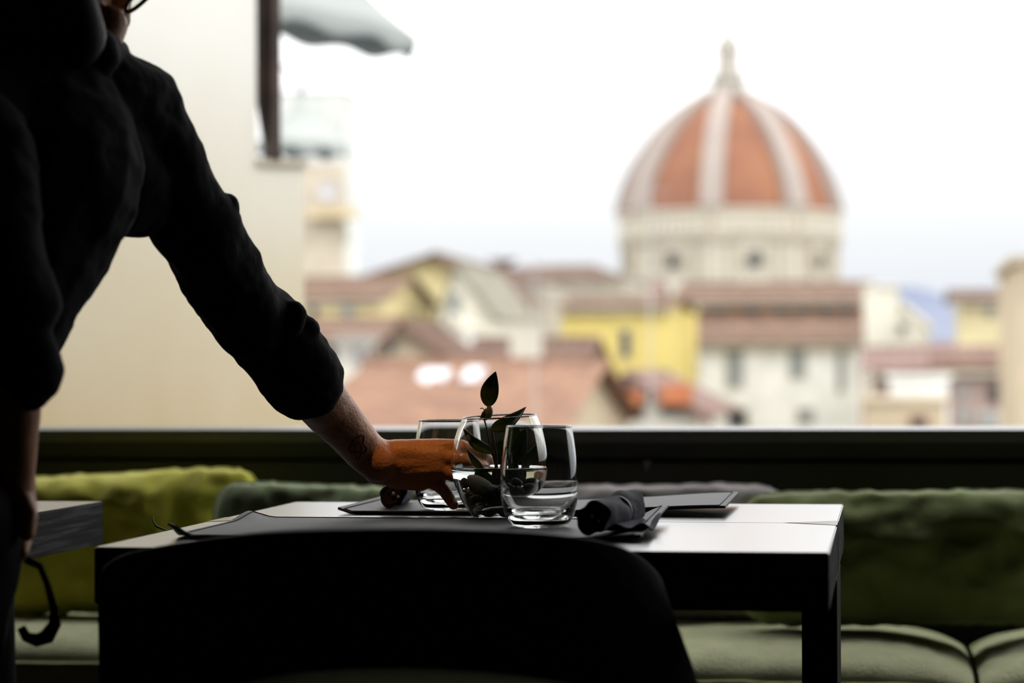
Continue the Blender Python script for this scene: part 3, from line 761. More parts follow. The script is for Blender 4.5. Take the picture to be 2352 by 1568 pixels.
# ceiling spot over the table (warm), out of frame
sl = thing('ceiling_spotlight', 'small dark ceiling spotlight over the laid table', 'lamp', (-.62, 1.9, 2.75))
MB().lathe((-.62, 1.9, 2.60), [(.03, 0), (.035, .002), (.035, .12), (.012, .14), (.012, .15)], 24).build('housing', M['brass'], sl, True)
MB().lathe((-.62, 1.9, 2.597), [(.0001, 0), (.028, 0), (.028, .004), (.0001, .004)], 24).build('bulb', mat('warm_bulb', (1, .8, .5), .5, emis=((1, .6, .25), 30)), sl, True)
ld = bpy.data.lights.new('spot', 'SPOT'); ld.energy = 68; ld.color = (1, .47, .13); ld.spot_size = math.radians(7.5); ld.spot_blend = 1; ld.shadow_soft_size = .03
lo = bpy.data.objects.new('spot_light', ld); COL.objects.link(lo); lo.parent = sl; lo.location = (0, 0, -.17)
tgt = P(938, 1050, 2.70) - Vector((-.62, 1.9, 2.58)); lo.rotation_euler = tgt.to_track_quat('-Z', 'Y').to_euler()
# ================================================================== OUTSIDE
def wallmat(name, col, rough=.9): return mat(name, col, rough, col2=tuple(c * .82 for c in col), scale=.9, spec=.1, bump=.3, bscale=6)
def lin(r, g, b, k=1.0):
    f = lambda c: ((c / 255 + .055) / 1.055) ** 2.4 if c > 10 else c / 255 / 12.92
    return (f(r) * k, f(g) * k, f(b) * k)
KC = .74
def W(name, r, g, b): M[name] = wallmat(name, lin(r, g, b, KC)); return M[name]
W('tan_plaster', 214, 196, 162); W('cream', 226, 210, 160); W('cream_white', 230, 227, 212); W('white', 248, 248, 243); W('yellow_w', 222, 202, 124)
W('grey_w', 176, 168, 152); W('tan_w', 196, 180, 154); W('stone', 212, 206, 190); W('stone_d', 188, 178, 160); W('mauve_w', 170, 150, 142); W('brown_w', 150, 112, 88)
W('orange_w', 160, 98, 64); W('yellow_pale', 224, 212, 168); W('beige_w', 205, 194, 176); W('rib', 172, 160, 152); W('lantern', 182, 178, 168)
M['tile'] = mat('terracotta_tiles', lin(126, 102, 86, KC), .9, col2=lin(100, 79, 67, KC), scale=1.3, spec=.1)
M['tile_o'] = mat('orange_tiles', lin(146, 114, 92, KC), .9, col2=lin(124, 94, 80, KC), scale=1.6, spec=.1)
M['tile_b'] = mat('brown_tiles', lin(116, 94, 82, KC), .9, col2=lin(100, 80, 70, KC), scale=1.3, spec=.1)
M['tile_p'] = mat('pinkish_tiles', lin(138, 114, 106, KC), .9, col2=lin(120, 98, 90, KC), scale=1.0, spec=.1)
M['dometile'] = mat('dome_tiles', lin(158, 112, 86, KC), .9, col2=lin(140, 98, 82, KC), scale=.09, spec=.1)
M['darkwin'] = mat('dark_window', (.03, .035, .04), .3, .2, spec=.5)
M['shutter'] = mat('grey_shutter', lin(150, 156, 156, KC), .7, .15)
M['skyl'] = mat('white_skylight', lin(238, 236, 242, .5), .3, .05, spec=.5)
W('roof_pale', 150, 146, 132); W('washed', 216, 219, 215)
M['steelp'] = mat('pale_metal', lin(190, 186, 184, .55), .5, .1)
M['bronze'] = mat('dark_bronze', (.012, .009, .007), .6, col2=(.05, .03, .022), scale=2.2, spec=.3, stretch=(1, 1, 3), detail=1)
M['canvas'] = mat('grey_canvas', lin(206, 212, 208, .38), .9, .08, 3)
M['canvas2'] = mat('pale_canvas', lin(214, 220, 214, .44), .9, .08, 3)
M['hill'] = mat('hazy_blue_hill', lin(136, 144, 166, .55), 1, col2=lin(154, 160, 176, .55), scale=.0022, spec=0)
M['ground'] = mat('city_ground', (.34, .33, .31), 1, .3, .05, spec=.1)

# tall side wall: colour ramp with noise, from pale cream (top) to tan (bottom)
m = mat('cream_tan_plaster', (.5, .5, .5), .9, spec=.1, bump=.25, bscale=5); M['cream_to_tan'] = m
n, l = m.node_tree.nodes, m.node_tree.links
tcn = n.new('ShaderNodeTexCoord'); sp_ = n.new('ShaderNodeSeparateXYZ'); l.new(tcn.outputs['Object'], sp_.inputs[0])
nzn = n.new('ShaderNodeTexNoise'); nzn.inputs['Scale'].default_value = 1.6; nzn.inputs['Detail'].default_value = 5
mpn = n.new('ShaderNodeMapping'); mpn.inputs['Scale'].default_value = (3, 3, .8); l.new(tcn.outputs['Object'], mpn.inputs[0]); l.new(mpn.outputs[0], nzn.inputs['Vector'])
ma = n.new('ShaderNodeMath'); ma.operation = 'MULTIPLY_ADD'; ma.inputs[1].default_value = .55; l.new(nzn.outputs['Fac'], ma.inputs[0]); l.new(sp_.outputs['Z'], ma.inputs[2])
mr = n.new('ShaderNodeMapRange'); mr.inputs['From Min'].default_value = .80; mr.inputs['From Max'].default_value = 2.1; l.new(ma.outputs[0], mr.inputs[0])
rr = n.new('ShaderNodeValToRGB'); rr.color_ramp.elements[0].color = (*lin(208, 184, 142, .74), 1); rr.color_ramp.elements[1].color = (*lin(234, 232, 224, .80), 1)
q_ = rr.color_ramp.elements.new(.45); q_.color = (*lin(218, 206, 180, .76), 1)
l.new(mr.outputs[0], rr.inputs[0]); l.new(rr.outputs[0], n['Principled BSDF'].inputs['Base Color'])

# terrace: unseen pale bounce floor, angled side wall with a low end, post on it
TA = math.radians(32)
E1 = P(698, 400, 6.4); dv = Vector((-math.cos(TA), -math.sin(TA), 0)); nv = Vector((math.sin(TA), -math.cos(TA), 0))
def hit_t(px):                       # distance along the wall where the ray through px meets it
    d = ray(px, 700); a_, b_ = d.x, d.y
    # CAM + d*k = E1 + dv*t
    det = a_ * (-dv.y) + dv.x * b_
    return (a_ * (E1.y) - b_ * (E1.x)) / det * -1 if False else (b_ * (E1.x) - a_ * (E1.y)) / (a_ * dv.y - b_ * dv.x)
tA = hit_t(590); pA = E1 + dv * tA; pZ = E1 + dv * 2.6
zc_ = P(640, 366, (E1.y + pA.y) / 2).z
def wallseg(name, m_, a, b, z0, z1, o0=0., o1=.25, parent=None, **kw):
    c4 = [(a + nv * -o0), (b + nv * -o0), (b - nv * o1), (a - nv * o1)]
    return MB().prism([(v.x, v.y) for v in c4], z0, z1).build(name, m_, parent, **kw)
aw = wallseg('wall_outside', M['cream_to_tan'], pA, pZ, -.3, 3.4, kind='structure')
bw = wallseg('wall_parapet', M['cream_to_tan'], E1, pA, -.3, zc_ - .018, kind='structure')
wallseg('coping', M['beige_w'], E1 - dv * .01, pA, zc_ - .018, zc_, -.012, .262, bw)
box('bounce_floor', M['white'], (-3.3, 6, YW + .3, 8.6, -.42, -.3), kind='structure')  # out of view, added in white to bounce skylight up the side wall
tP, tQ, tR = hit_t(622), hit_t(641), hit_t(596)
pm = E1 + dv * ((tP + tQ) / 2)
pp_ = thing('terrace_post', 'dark bronze post standing on the low end of the tan terrace wall', 'post', (pm.x, pm.y, zc_))
u1 = E1 + dv * tQ; u0 = E1 + dv * tP; u2 = E1 + dv * tR
wallseg('post_shaft', M['bronze'], u1, u0, zc_, 3.4, -.02, .06, pp_)
zl = lambda py, q: P(600, py, q.y).z
c0, c1 = u0, u2
vs = [c0 - nv * .03 + Vector((0, 0, zl(335, c0) - c0.z)), c0 - nv * .03 + Vector((0, 0, 3.4 - c0.z)), c1 - nv * .03 + Vector((0, 0, 3.4 - c1.z)), c1 - nv * .03 + Vector((0, 0, zl(180, c1) - c1.z))]
MB().add(vs + [v - nv * .03 for v in vs], [(0, 1, 2, 3), (7, 6, 5, 4), (0, 4, 5, 1), (1, 5, 6, 2), (2, 6, 7, 3), (3, 7, 4, 0)]).build('side_panel', M['bronze'], pp_)
wallseg('base_plate', M['bronze'], u1 - dv * .004, u0 + dv * .004, zc_, zc_ + .008, -.015, .065, pp_)

# parasols
def parasol(label, m_, cpx, cpy, Y, hw, hh, val, tilt=0., sag=.0):
    c = P(cpx, cpy, Y); R = hw / FPX * Y; Hh = hh / FPX * Y; V = val / FPX * Y
    t = thing('parasol', label, 'parasol', (c.x, Y, c.z), 'parasols on the next terrace')
    rot_ = Matrix.Rotation(tilt, 3, 'Y')
    vs = [c + rot_ @ Vector((0, 0, Hh))]; n_ = 8; NS = 6
    for j in range(1, NS + 1):
        for i in range(n_ * 4):
            a_ = 2 * PI * i / (n_ * 4) + .2; q = j / NS; edge = 1 - .06 * abs(math.sin(a_ * n_ / 2))
            vs.append(c + rot_ @ Vector((R * q * math.cos(a_) * edge, R * q * math.sin(a_) * edge, Hh * (1 - q) - sag * Hh * math.sin(PI * q))))
    N4 = n_ * 4
    fs = [(0, 1 + i, 1 + (i + 1) % N4) for i in range(N4)] + [(1 + j * N4 + i, 1 + (j + 1) * N4 + i, 1 + (j + 1) * N4 + (i + 1) % N4, 1 + j * N4 + (i + 1) % N4) for j in range(NS - 1) for i in range(N4)]
    o = MB().add(vs, fs).build('canopy', m_, t, True); md = o.modifiers.new('s', 'SOLIDIFY'); md.thickness = .01
    va = MB()
    va.grid(lambda u, v: c + rot_ @ Vector((R * (1 - .06 * abs(math.sin((2 * PI * u + .2) * n_ / 2))) * math.cos(2 * PI * u + .2), R * (1 - .06 * abs(math.sin((2 * PI * u + .2) * n_ / 2))) * math.sin(2 * PI * u + .2), -V * v * (.8 + .2 * math.sin(u * 2 * PI * 8)))), 64, 3)
    o = va.build('valance', m_, t, True); md = o.modifiers.new('s', 'SOLIDIFY'); md.thickness = .008
    for i in range(n_):
        a_ = 2 * PI * i / n_ + .2
        MB().tube([c + rot_ @ Vector((R * .95 * q * math.cos(a_), R * .95 * q * math.sin(a_), Hh * (1 - .95 * q) - sag * Hh * math.sin(PI * .95 * q) - .03)) for q in (.03, .3, .55, .8, 1)], .010, 6).build('rib', M['steelp'], t)
    px_ = P(540, 400, Y).x; zt = c.z + Hh + .12
    MB().tube([c + Vector((0, 0, Hh)), Vector((c.x, Y, zt)), Vector((px_, Y, zt + .15)), Vector((px_, Y, -4))], .02, 10).build('pole', M['steelp'], t, True)
    return t
parasol('pale grey open parasol at the top left, tip reaching past the dark post', M['canvas'], 745, 52, 12, 228, 150, 46, .19, .05)
parasol('pale parasol lower down, between the dark post and the white building', M['canvas2'], 692, 330, 14, 112, 118, 30, .03, .12)

def tiles(name, m_, A, B, C, D, parent, sp=.32, amp=.05, rows=10):
    A, B, C, D = map(Vector, (A, B, C, D)); nw = max(4, min(90, int((B - A).length / sp))); nu = nw * 4
    nrm = (B - A).cross(D - A).normalized()
    if nrm.z < 0: nrm = -nrm
    def fn(u, v):
        p = (A + (B - A) * u) * (1 - v) + (D + (C - D) * u) * v
        k = (v * rows) % 1.0 if v < 1 else 1.0
        return p + nrm * (amp * abs(math.sin(PI * u * nw)) + amp * .5 * (1 - k))
    b = MB(); b.grid(fn, nu, rows * 2)
    o = b.build(name, m_, parent); return o

def house(label, Y, D, xl, xr, eave, wm, kind='front', ridge=None, rm=None, apex=None, wins=(), zb=-16, oh=.35, group='houses beyond the window', hip=0.):
    L = P(xl, eave, Y); Rr = P(xr, eave, Y); ze = (L.z + Rr.z) / 2; x0, x1 = L.x, Rr.x
    t = thing('house', label, 'building', ((x0 + x1) / 2, Y + D / 2, zb), group)
    rm = rm or M['tile']
    wb = MB()
    if kind == 'gable':
        ap_ = P(apex[0], apex[1], Y)
        wb.prismy([(x0, zb), (x1, zb), (x1, ze), (ap_.x, ap_.z - .1), (x0, ze)], Y, Y + D)
    else: wb.box(x0, x1, Y, Y + D, zb, ze)
    wall = wb.build('wall', wm, t)
    if kind == 'front':
        zr = P((xl + xr) / 2, ridge, Y + D / 2).z; h = hip
        tiles('roof_slope', rm, (x0 - oh, Y - oh, ze - .05), (x1 + oh, Y - oh, ze - .05), (x1 + oh - h, Y + D / 2, zr), (x0 - oh + h, Y + D / 2, zr), t)
        tiles('roof_slope', rm, (x1 + oh, Y + D + oh, ze - .05), (x0 - oh, Y + D + oh, ze - .05), (x0 - oh + h, Y + D / 2, zr), (x1 + oh - h, Y + D / 2, zr), t, rows=3)
        for xx, s_ in ((x0, 1), (x1, -1)):
            MB().add([(xx, Y, ze), (xx, Y + D, ze), (xx + s_ * max(h - oh, 0), Y + D / 2, zr - .04)], [(0, 1, 2)]).build('roof_end', wm if h < .5 else rm, t)
        MB().tube([(x0 - oh + h, Y + D / 2, zr), (x1 + oh - h, Y + D / 2, zr)], .12, 8).build('ridge_cap', rm, t, True)
        box('eave', M['stone_d'], (x0 - oh + .02, x1 + oh - .02, Y - oh + .02, Y, ze - .2, ze - .07), t)
    elif kind == 'gable':
        A_ = ap_; sl = (A_.z - ze)
        dl = oh * sl / max(A_.x - x0, .1); dr = oh * sl / max(x1 - A_.x, .1)
        tiles('roof_slope', rm, (x0 - oh, Y + D, ze - dl), (x0 - oh, Y - oh, ze - dl), (A_.x, Y - oh, A_.z), (A_.x, Y + D, A_.z), t)
        tiles('roof_slope', rm, (x1 + oh, Y - oh, ze - dr), (x1 + oh, Y + D, ze - dr), (A_.x, Y + D, A_.z), (A_.x, Y - oh, A_.z), t)
        for xe, zz in ((x0 - oh, ze - dl), (x1 + oh, ze - dr)):
            v1 = Vector((xe, 0, zz)); v2 = Vector((A_.x, 0, A_.z)); k = .22
            MB().prismy([(v1.x, v1.z - k), (v2.x, v2.z - k), (v2.x, v2.z + .02), (v1.x, v1.z + .02)] if v1.x < v2.x else [(v2.x, v2.z - k), (v1.x, v1.z - k), (v1.x, v1.z + .02), (v2.x, v2.z + .02)], Y - oh, Y - oh + .12).build('barge_board', rm, t)
        MB().tube([(A_.x, Y - oh, A_.z), (A_.x, Y + D, A_.z)], .12, 8).build('ridge_cap', rm, t, True)
    else:
        box('roof_slab', wm, (x0 - .1, x1 + .1, Y - .1, Y + D + .1, ze, ze + .12), t)
    for wn in wins:
        cx, cy, ww, wh = wn[:4]; k = wn[4] if len(wn) > 4 else 'plain'
        a_ = P(cx - ww / 2, cy + wh / 2, Y); b2 = P(cx + ww / 2, cy - wh / 2, Y)
        fr_ = MB(); f = min(.09, (b2.x - a_.x) * .12)
        for bb in ((a_.x - f, a_.x, a_.z - f, b2.z + f), (b2.x, b2.x + f, a_.z - f, b2.z + f), (a_.x, b2.x, b2.z, b2.z + f), (a_.x, b2.x, a_.z - f, a_.z)):
            fr_.box(bb[0], bb[1], Y - .08, Y + .02, bb[2], bb[3])
        w_ = fr_.build('window', M['stone'] if k != 'dark' else M['brown_w'], t)
        box('pane', M['darkwin'] if k in ('plain', 'dark') else M['shutter'], (a_.x, b2.x, Y - .03, Y + .01, a_.z, b2.z), w_)
        if k == 'sh':
            mid = (a_.x + b2.x) / 2
            for q0, q1 in ((a_.x + .01, mid - .01), (mid + .01, b2.x - .01)): box('shutter', M['shutter'], (q0, q1, Y - .07, Y - .035, a_.z + .01, b2.z - .01), w_)
    return t

# ground
box('ground', M['ground'], (-3000, 3000, 12, 6000, -16.5, -16), kind='structure')
# hills
hl = thing('hills', 'hazy blue hills on the horizon at the right', 'hills', (-700, 6000, -16), kind='structure')
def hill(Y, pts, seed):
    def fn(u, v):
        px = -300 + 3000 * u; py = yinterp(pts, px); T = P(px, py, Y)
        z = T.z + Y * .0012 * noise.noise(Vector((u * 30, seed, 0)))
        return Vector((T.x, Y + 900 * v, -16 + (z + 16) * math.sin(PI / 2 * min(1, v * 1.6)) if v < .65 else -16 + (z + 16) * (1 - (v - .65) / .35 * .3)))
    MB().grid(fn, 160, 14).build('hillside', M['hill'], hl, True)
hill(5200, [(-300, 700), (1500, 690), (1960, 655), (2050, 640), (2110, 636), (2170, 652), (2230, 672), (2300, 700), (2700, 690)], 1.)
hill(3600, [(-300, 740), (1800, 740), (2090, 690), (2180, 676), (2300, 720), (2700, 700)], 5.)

# cathedral dome
YD = 540.
def R_(p, Y=YD): return p / FPX * Y
cc_ = P(1676, 856, YD); cx_, cy_ = cc_.x, YD
def zz(py): return P(1679, py, YD).z
cath = thing('cathedral_dome', 'huge terracotta tiled dome with pale ribs and lantern rising over the roofs', 'dome', (cx_, cy_, -16))
A0 = math.radians(-90 - 5.2)
def ap(k): return A0 + k * PI / 4
Rb = R_(250)
prof = [(494, 250), (477, 246), (435, 234), (390, 214), (345, 187), (303, 156), (275, 128), (252, 99), (236, 74), (226, 55), (217, 42)]
prof = smoothprof([(p[0], p[1]) for p in prof], 3)
for k in range(8):
    a0_, a1_ = ap(k), ap(k + 1)
    def fn(u, v, a0_=a0_, a1_=a1_):
        i = v * (len(prof) - 1); j = min(int(i), len(prof) - 2); f = i - j
        py = prof[j][0] + (prof[j + 1][0] - prof[j][0]) * f; r = R_(prof[j][1] + (prof[j + 1][1] - prof[j][1]) * f)
        p0 = Vector((math.cos(a0_), math.sin(a0_), 0)) * r; p1 = Vector((math.cos(a1_), math.sin(a1_), 0)) * r
        q = p0 + (p1 - p0) * u; st_ = .12 * (1 if int(v * 60) % 2 else 0)
        q = q * (1 + st_ / max(r, 1))
        return Vector((cx_ + q.x, cy_ + q.y, zz(py)))
    MB().grid(fn, 10, 60).build('dome_panel', M['dometile'], cath)
    rb = MB(); pts_ = []; vs = []
    ca, sa = math.cos(a0_), math.sin(a0_)
    for i, (py, r) in enumerate(prof):
        r = R_(r); w_ = R_(26 - 8 * i / len(prof)); z = zz(py)
        t2 = Vector((-sa, ca, 0)); n2 = Vector((ca, sa, 0))
        for s_, o_ in ((-1, -1.0), (-1, 1.3), (1, 1.3), (1, -1.0)):
            vs.append(Vector((cx_, cy_, z + (o_ * .5))) + n2 * (r + o_) + t2 * (w_ * s_))
    n_ = len(prof)
    fs = [(i * 4 + a_, i * 4 + (a_ + 1) % 4, (i + 1) * 4 + (a_ + 1) % 4, (i + 1) * 4 + a_) for i in range(n_ - 1) for a_ in range(4)] + [(3, 2, 1, 0), tuple((n_ - 1) * 4 + a_ for a_ in range(4))]
    rb.add(vs, fs).build('rib', M['rib'], cath)
def octo(m, name, rad, y0, y1, a=A0, n=8, parent=cath):
    return MB().lathe((cx_, cy_, 0), [(R_(rad), zz(y0)), (R_(rad), zz(y1))], n, a0=a).build(name, m, parent)
octo(M['stone'], 'drum', 252, 760, 555); octo(M['stone_d'], 'gallery_band', 258, 558, 492); octo(M['stone_d'], 'cornice', 263, 563, 556); octo(M['stone'], 'cornice', 262, 498, 492); octo(M['stone'], 'cornice', 257, 640, 634)
for k in range(8):
    am = (ap(k) + ap(k + 1)) / 2; d_ = R_(252) * math.cos(PI / 8); nn = Vector((math.cos(am), math.sin(am), 0)); tt = Vector((-nn.y, nn.x, 0))
    c = Vector((cx_, cy_, zz(607))) + nn * d_
    vs = []; n_ = 24
    for rad, out in ((R_(27), .0), (R_(27), .8), (R_(19), .8), (R_(19), -.2)):
        for i in range(n_): a_ = 2 * PI * i / n_; vs.append(c + nn * out + tt * rad * math.cos(a_) + Vector((0, 0, rad * math.sin(a_))))
    fs = [(j * n_ + i, j * n_ + (i + 1) % n_, (j + 1) * n_ + (i + 1) % n_, (j + 1) * n_ + i) for j in range(3) for i in range(n_)]
    w_ = MB().add(vs, fs).build('round_window', M['stone_d'], cath)
    MB().add([c + nn * .15 + tt * R_(19) * math.cos(2 * PI * i / n_) + Vector((0, 0, R_(19) * math.sin(2 * PI * i / n_))) for i in range(n_)], [tuple(range(n_))]).build('pane', M['darkwin'], w_)
    # corner pilaster and panel strips of the drum
    for q in (-.42, -.30, -.20, .20, .30, .42):
        p = Vector((cx_, cy_, 0)) + nn * (d_ + .15) + tt * (R_(252) * 2 * math.sin(PI / 8) * q)
        MB().add([p + tt * s_ * .45 + nn * o_ + Vector((0, 0, z)) for z in (zz(700), zz(565)) for s_, o_ in ((-1, -.3), (1, -.3), (1, .3), (-1, .3))],
                 [(0, 1, 5, 4), (1, 2, 6, 5), (2, 3, 7, 6), (3, 0, 4, 7), (4, 5, 6, 7)]).build('pilaster', M['stone_d'], cath)
    for q in range(9):
        p = Vector((cx_, cy_, 0)) + Vector((math.cos(am), math.sin(am), 0)) * (R_(258) * math.cos(PI / 8) + .1) + tt * (R_(258) * 2 * math.sin(PI / 8) * (q - 4) / 10)
        MB().add([p + tt * s_ * .6 + nn * o_ + Vector((0, 0, z)) for z in (zz(548), zz(512)) for s_, o_ in ((-1, -.2), (1, -.2), (1, .35), (-1, .35))],
                 [(0, 1, 5, 4), (1, 2, 6, 5), (2, 3, 7, 6), (3, 0, 4, 7), (4, 5, 6, 7)]).build('gallery_panel', M['stone'], cath)
# lantern
lan = octo(M['rib'], 'lantern', 38, 232, 212)
MB().lathe((cx_, cy_, 0), [(R_(r), zz(y)) for y, r in ((238, 52), (214, 50), (210, 42), (190, 38), (186, 46), (179, 46), (176, 31), (150, 27), (122, 25), (117, 30), (102, 29), (96, 24), (84, 17), (72, 9), (60, 6))], 16, a0=A0).build('lantern_tower', M['lantern'], lan)
MB().ball((cx_, cy_, zz(52)), R_(8), 14).build('golden_ball', M['steelp'], lan, True)
m = MB(); m.box(cx_ - .25, cx_ + .25, cy_ - .25, cy_ + .25, zz(46), zz(8)); m.box(cx_ - 1.3, cx_ + 1.3, cy_ - .2, cy_ + .2, zz(26), zz(21)); m.build('cross', M['steelp'], lan)
for k in range(8):
    a_ = ap(k); nn = Vector((math.cos(a_), math.sin(a_), 0)); tt = Vector((-nn.y, nn.x, 0)); c = Vector((cx_, cy_, 0))
    poly = [(R_(24), zz(212)), (R_(44), zz(212)), (R_(38), zz(200)), (R_(32), zz(178)), (R_(26), zz(160)), (R_(18), zz(150))]
    vs = [c + nn * r + tt * s_ * .5 + Vector((0, 0, z)) for s_ in (-1, 1) for r, z in poly]; n_ = len(poly)
    MB().add(vs, [tuple(range(n_)), tuple(range(n_, 2 * n_))[::-1]] + [(i, (i + 1) % n_, n_ + (i + 1) % n_, n_ + i) for i in range(n_)]).build('buttress', M['rib'], lan)

# houses, back to front
H_ = house
H_('pinkish low roof just left of the dome base', 330, 30, 1330, 1500, 700, M['mauve_w'], 'front', 648, M['tile_p'])
H_('long roof right in front of the dome drum, highest roof at the right', 300, 30, 1640, 1990, 705, M['mauve_w'], 'front', 662, M['tile_p'])
H_('long grey building with a dark eave left of the dome', 194, 24, 1075, 1432, 640, M['grey_w'], 'front', 612, M['tile_b'], wins=[(1120, 700, 18, 30), (1180, 700, 18, 30), (1330, 700, 18, 30)], hip=4)
H_('brown roofed block on the skyline left of the grey building', 170, 20, 960, 1250, 652, M['grey_w'], 'front', 598, M['tile_b'], hip=6)
H_('distant row of brown roofs behind the yellow house', 230, 30, 1180, 1640, 740, M['grey_w'], 'front', 700, M['tile_p'])
H_('yellow gabled house with a wide brown roof at the left', 120, 16, 745, 1120, 664, M['cream'], 'gable', rm=M['tile_b'], apex=(1003, 583), wins=[(915, 690, 24, 40, 'sh'), (850, 700, 22, 36, 'sh')], oh=.8)
H_('cream house with stacked red roofs, leftmost under the white building', 95, 12, 640, 870, 690, M['cream'], 'front', 640, M['tile'], wins=[(720, 715, 20, 26), (800, 715, 24, 30, 'sh')])
H_('small red roof below the leftmost cream house', 78, 10, 640, 850, 775, M['cream_white'], 'front', 735, M['tile'], wins=[(760, 812, 26, 34), (820, 812, 26, 34, 'sh')])
H_('white gabled house wall with a grey window, right of the yellow gabled house', 100, 12, 1010, 1132, 715, M['cream_white'], 'gable', rm=M['roof_pale'], apex=(1050, 606), wins=[(1046, 700, 26, 52, 'sh')], oh=.25)
H_('bright yellow house with a narrow dark window, below the grey building', 85, 9, 1288, 1532, 704, M['yellow_w'], 'front', 688, M['tile'], wins=[(1437, 788, 20, 62), (1345, 800, 26, 40, 'sh')])
H_('ochre yellow upper storey beside the long red roof', 96, 3, 1512, 1588, 712, M['yellow_w'], 'flat')
H_('long building with red roof and a row of dark attic windows below the dome', 112, 14, 1560, 1978, 694, M['brown_w'], 'front', 652, M['tile'],
   wins=[(1605, 715, 22, 30, 'dark'), (1650, 715, 22, 30, 'dark'), (1728, 715, 26, 32, 'dark'), (1795, 715, 26, 34, 'dark'), (1845, 715, 20, 30, 'dark'), (1895, 715, 26, 34, 'dark'), (1945, 715, 20, 30, 'dark')], oh=.5)
t = H_('white building with red lean-to roof and shuttered windows under the dome', 101, 9, 1528, 1972, 786, M['white'], 'front', 734, M['tile'],
   wins=[(1688, 845, 36, 84, 'sh'), (1832, 832, 34, 66, 'sh'), (1930, 850, 14, 100, 'sh'), (1682, 962, 66, 44), (1850, 955, 34, 30, 'sh'), (1600, 850, 10, 30, 'sh')], oh=.5)
H_('small cream gabled house with brown roof edges, centre left', 66, 6, 858, 1010, 805, M['tan_w'], 'gable', rm=M['tile_b'], apex=(925, 742), wins=[(900, 800, 20, 24)], oh=.35)
t = H_('house with a broad brown red roof below the grey building', 61, 10, 1045, 1300, 905, M['tan_w'], 'front', 782, M['tile_b'], wins=[(1150, 950, 26, 36)])
a_, b2 = P(1172, 795, 62), P(1232, 735, 62); box('chimney', M['stone'], (a_.x, b2.x, 62, 63, a_.z - .6, b2.z), t); box('chimney_cap', M['stone_d'], (a_.x - .1, b2.x + .1, 61.9, 63.1, b2.z, b2.z + .1), t)
a_, b2 = P(1015, 800, 64), P(1060, 745, 64)
H_('white dormer block between the cream gable and the brown roof', 73, 3, 1010, 1062, 752, M['white'], 'gable', rm=M['stone'], apex=(1036, 730), oh=.1)
t = H_('nearest orange tiled roof with two white skylights, behind the hand and glasses', 34, 12, 690, 1235, 1010, M['tan_w'], 'front', 838, M['tile_o'])
for (cx, cy, ww, wh) in ((990, 862, 78, 34), (1082, 858, 52, 32)):
    a_, b2 = P(cx - ww / 2, cy + wh / 2, 38.2), P(cx + ww / 2, cy - wh / 2, 38.6)
    sk = MB().add([(a_.x, 38.2, a_.z), (b2.x, 38.2, a_.z), (b2.x, 38.9, b2.z), (a_.x, 38.9, b2.z), (a_.x, 39.2, a_.z), (b2.x, 39.2, a_.z)], [(0, 1, 2, 3), (0, 3, 4), (1, 5, 2), (3, 2, 5, 4)]).build('skylight', M['skyl'], t)
t = H_('white terrace block with railings at the left, beside the sleeve', 52, 5, 770, 868, 868, M['cream_white'], 'flat', wins=[(815, 905, 30, 40)])
for i in range(6):
    p = P(776 + i * 16, 868, 52.2); MB().tube([p, p + Vector((0, 0, .9))], .03, 6).build('baluster', M['steelp'], t)
a_, b2 = P(772, 868, 52.2), P(862, 868, 52.2); MB().tube([a_ + Vector((0, 0, .9)), b2 + Vector((0, 0, .9))], .04, 6).build('handrail', M['steelp'], t)
t = H_('cream gabled house with orange awnings, low in the centre right', 50, 9, 1262, 1606, 940, M['cream_white'], 'gable', rm=M['tile_p'], apex=(1445, 862), wins=[(1340, 955, 26, 36, 'sh')], oh=.3)
for (xa_, xb_, dx0, dx1) in ((1408, 1478, 1452, 1478), (1518, 1590, 1524, 1560)):
    a_, b2 = P(xa_, 952, 50), P(xb_, 884, 50)
    w_ = box('window', M['darkwin'], (a_.x, b2.x, 49.93, 50.02, a_.z, b2.z), t)
    a2, b3 = P(xa_, 928, 49.7), P(xb_, 882, 49.9)
    MB().add([(a2.x, 49.4, a2.z), (b3.x, 49.4, a2.z), (b3.x, 49.95, b3.z), (a2.x, 49.95, b3.z), (a2.x, 49.95, a2.z), (b3.x, 49.95, a2.z)], [(0, 1, 2, 3), (0, 3, 4), (1, 5, 2)]).build('awning', M['orange_w'], w_)
# right side
H_('pale cream block standing right of the long red roof', 88, 5, 1984, 2062, 660, M['cream_white'], 'flat')
H_('lower cream house stepping down to the blue hills', 97, 7, 2050, 2134, 745, M['cream_white'], 'gable', rm=M['stone'], apex=(2068, 692), wins=[(2072, 755, 18, 20)], oh=.15)
H_('distant pinkish roofs below the blue hills', 220, 20, 2100, 2330, 812, M['mauve_w'], 'front', 788, M['tile_p'])
H_('tall yellow house at the right, its shaded side a brown box', 82, 6, 2206, 2302, 686, M['yellow_pale'], 'front', 672, M['tile_b'], wins=[(2275, 715, 14, 30, 'sh')], oh=.4)
H_('shaded side of the tall yellow house, brown box with dark windows', 91, 5, 2298, 2334, 684, M['brown_w'], 'flat', wins=[(2313, 708, 18, 34, 'dark'), (2313, 790, 18, 40, 'dark')])  # yellow house's side wall as its own box, shade put into the brown
H_('cream house corner cut by the right edge of the picture', 40, 6, 2334, 2480, 604, M['tan_w'], 'flat')
H_('wide low roof with pale terrace at the lower right', 72, 7, 2003, 2300, 850, M['mauve_w'], 'front', 802, M['tile_p'], wins=[(2120, 868, 24, 16, 'dark'), (2210, 900, 14, 30, 'dark')])
H_('white terrace wall at the lower right below the wide roof', 62, 3, 2044, 2178, 872, M['white'], 'flat')
H_('tan house front at the bottom right, above the sill', 56, 4, 1984, 2172, 925, M['tan_w'], 'flat', wins=[(2110, 968, 34, 20, 'dark')])
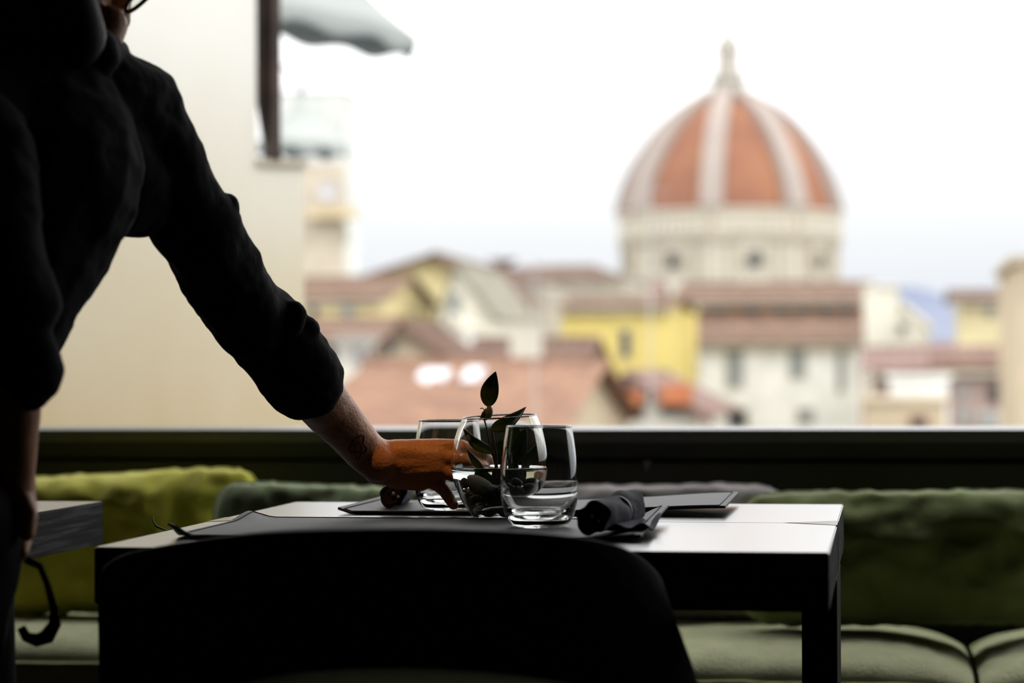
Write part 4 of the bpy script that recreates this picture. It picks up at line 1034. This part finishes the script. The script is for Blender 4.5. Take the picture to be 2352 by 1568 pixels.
H_('mauve house with small balconies at the lower right corner', 66.8, 3.4, 2168, 2334, 846, M['mauve_w'], 'front', 828, M['tile'], wins=[(2210, 900, 16, 34, 'sh'), (2285, 905, 26, 40, 'dark'), (2215, 955, 22, 30, 'sh'), (2272, 962, 36, 30, 'sh')])
# pale building and dish at upper left
t = H_('pale washed out building behind the parasols, left of the sky', 145, 4, 600, 792, 212, M['washed'], 'flat', wins=[(757, 395, 16, 44, 'sh'), (790, 540, 14, 40, 'sh'), (722, 560, 14, 40, 'sh')])
a_, b2 = P(600, 640, 144.8), P(792, 375, 144.8); box('facade_panel', M['beige_w'], (a_.x, b2.x, 144.6, 145, a_.z, b2.z), t)
a_, b2 = P(704, 500, 143), P(808, 474, 143); box('balcony', M['tan_plaster'], (a_.x, b2.x, 143, 144.6, a_.z, b2.z), t)
for i in range(7):
    p = P(708 + i * 15, 474, 143.1); MB().tube([p, p + Vector((0, 0, 1.1))], .05, 6).build('baluster', M['steelp'], t)
ds = thing('satellite_dish', 'round pale satellite dish on the balcony of the washed out building', 'dish', P(752, 440, 142.3))
c = P(752, 438, 142.3)
vs = []
for j in range(6):
    for i in range(24): vs.append(c + Vector((.55 * j / 5 * math.cos(PI * i / 12), .18 * (1 - (j / 5) ** 2), .55 * j / 5 * math.sin(PI * i / 12))))
o = MB().add(vs, [(j * 24 + i, j * 24 + (i + 1) % 24, (j + 1) * 24 + (i + 1) % 24, (j + 1) * 24 + i) for j in range(5) for i in range(24)]).build('dish_bowl', M['skyl'], ds, True)
md = o.modifiers.new('s', 'SOLIDIFY'); md.thickness = .01
MB().tube([c + Vector((0, .15, 0)), c + Vector((0, .3, -.5)), P(752, 476, 143.05)], .015, 6).build('bracket', M['steelp'], ds)
for lab_, px_, top_, Y_, wd in (('thin pale antenna mast rising above the grey building', 1227, 595, 32, 3.5), ('thin pale antenna mast standing left of the yellow upper storey', 1492, 420, 30, 4.5)):
    b0 = P(px_, top_, Y_); t = thing('antenna_mast', lab_, 'mast', (b0.x, Y_, -16))
    MB().tube([(b0.x, Y_, -16), (b0.x, Y_, b0.z)], wd / FPX * Y_ / 2, 10).build('mast', M['steelp'], t, True)
    for k in range(3): MB().tube([(b0.x - .25, Y_, b0.z - .1 - .18 * k), (b0.x + .25, Y_, b0.z - .1 - .18 * k)], .008, 6).build('antenna_rod', M['steelp'], t)
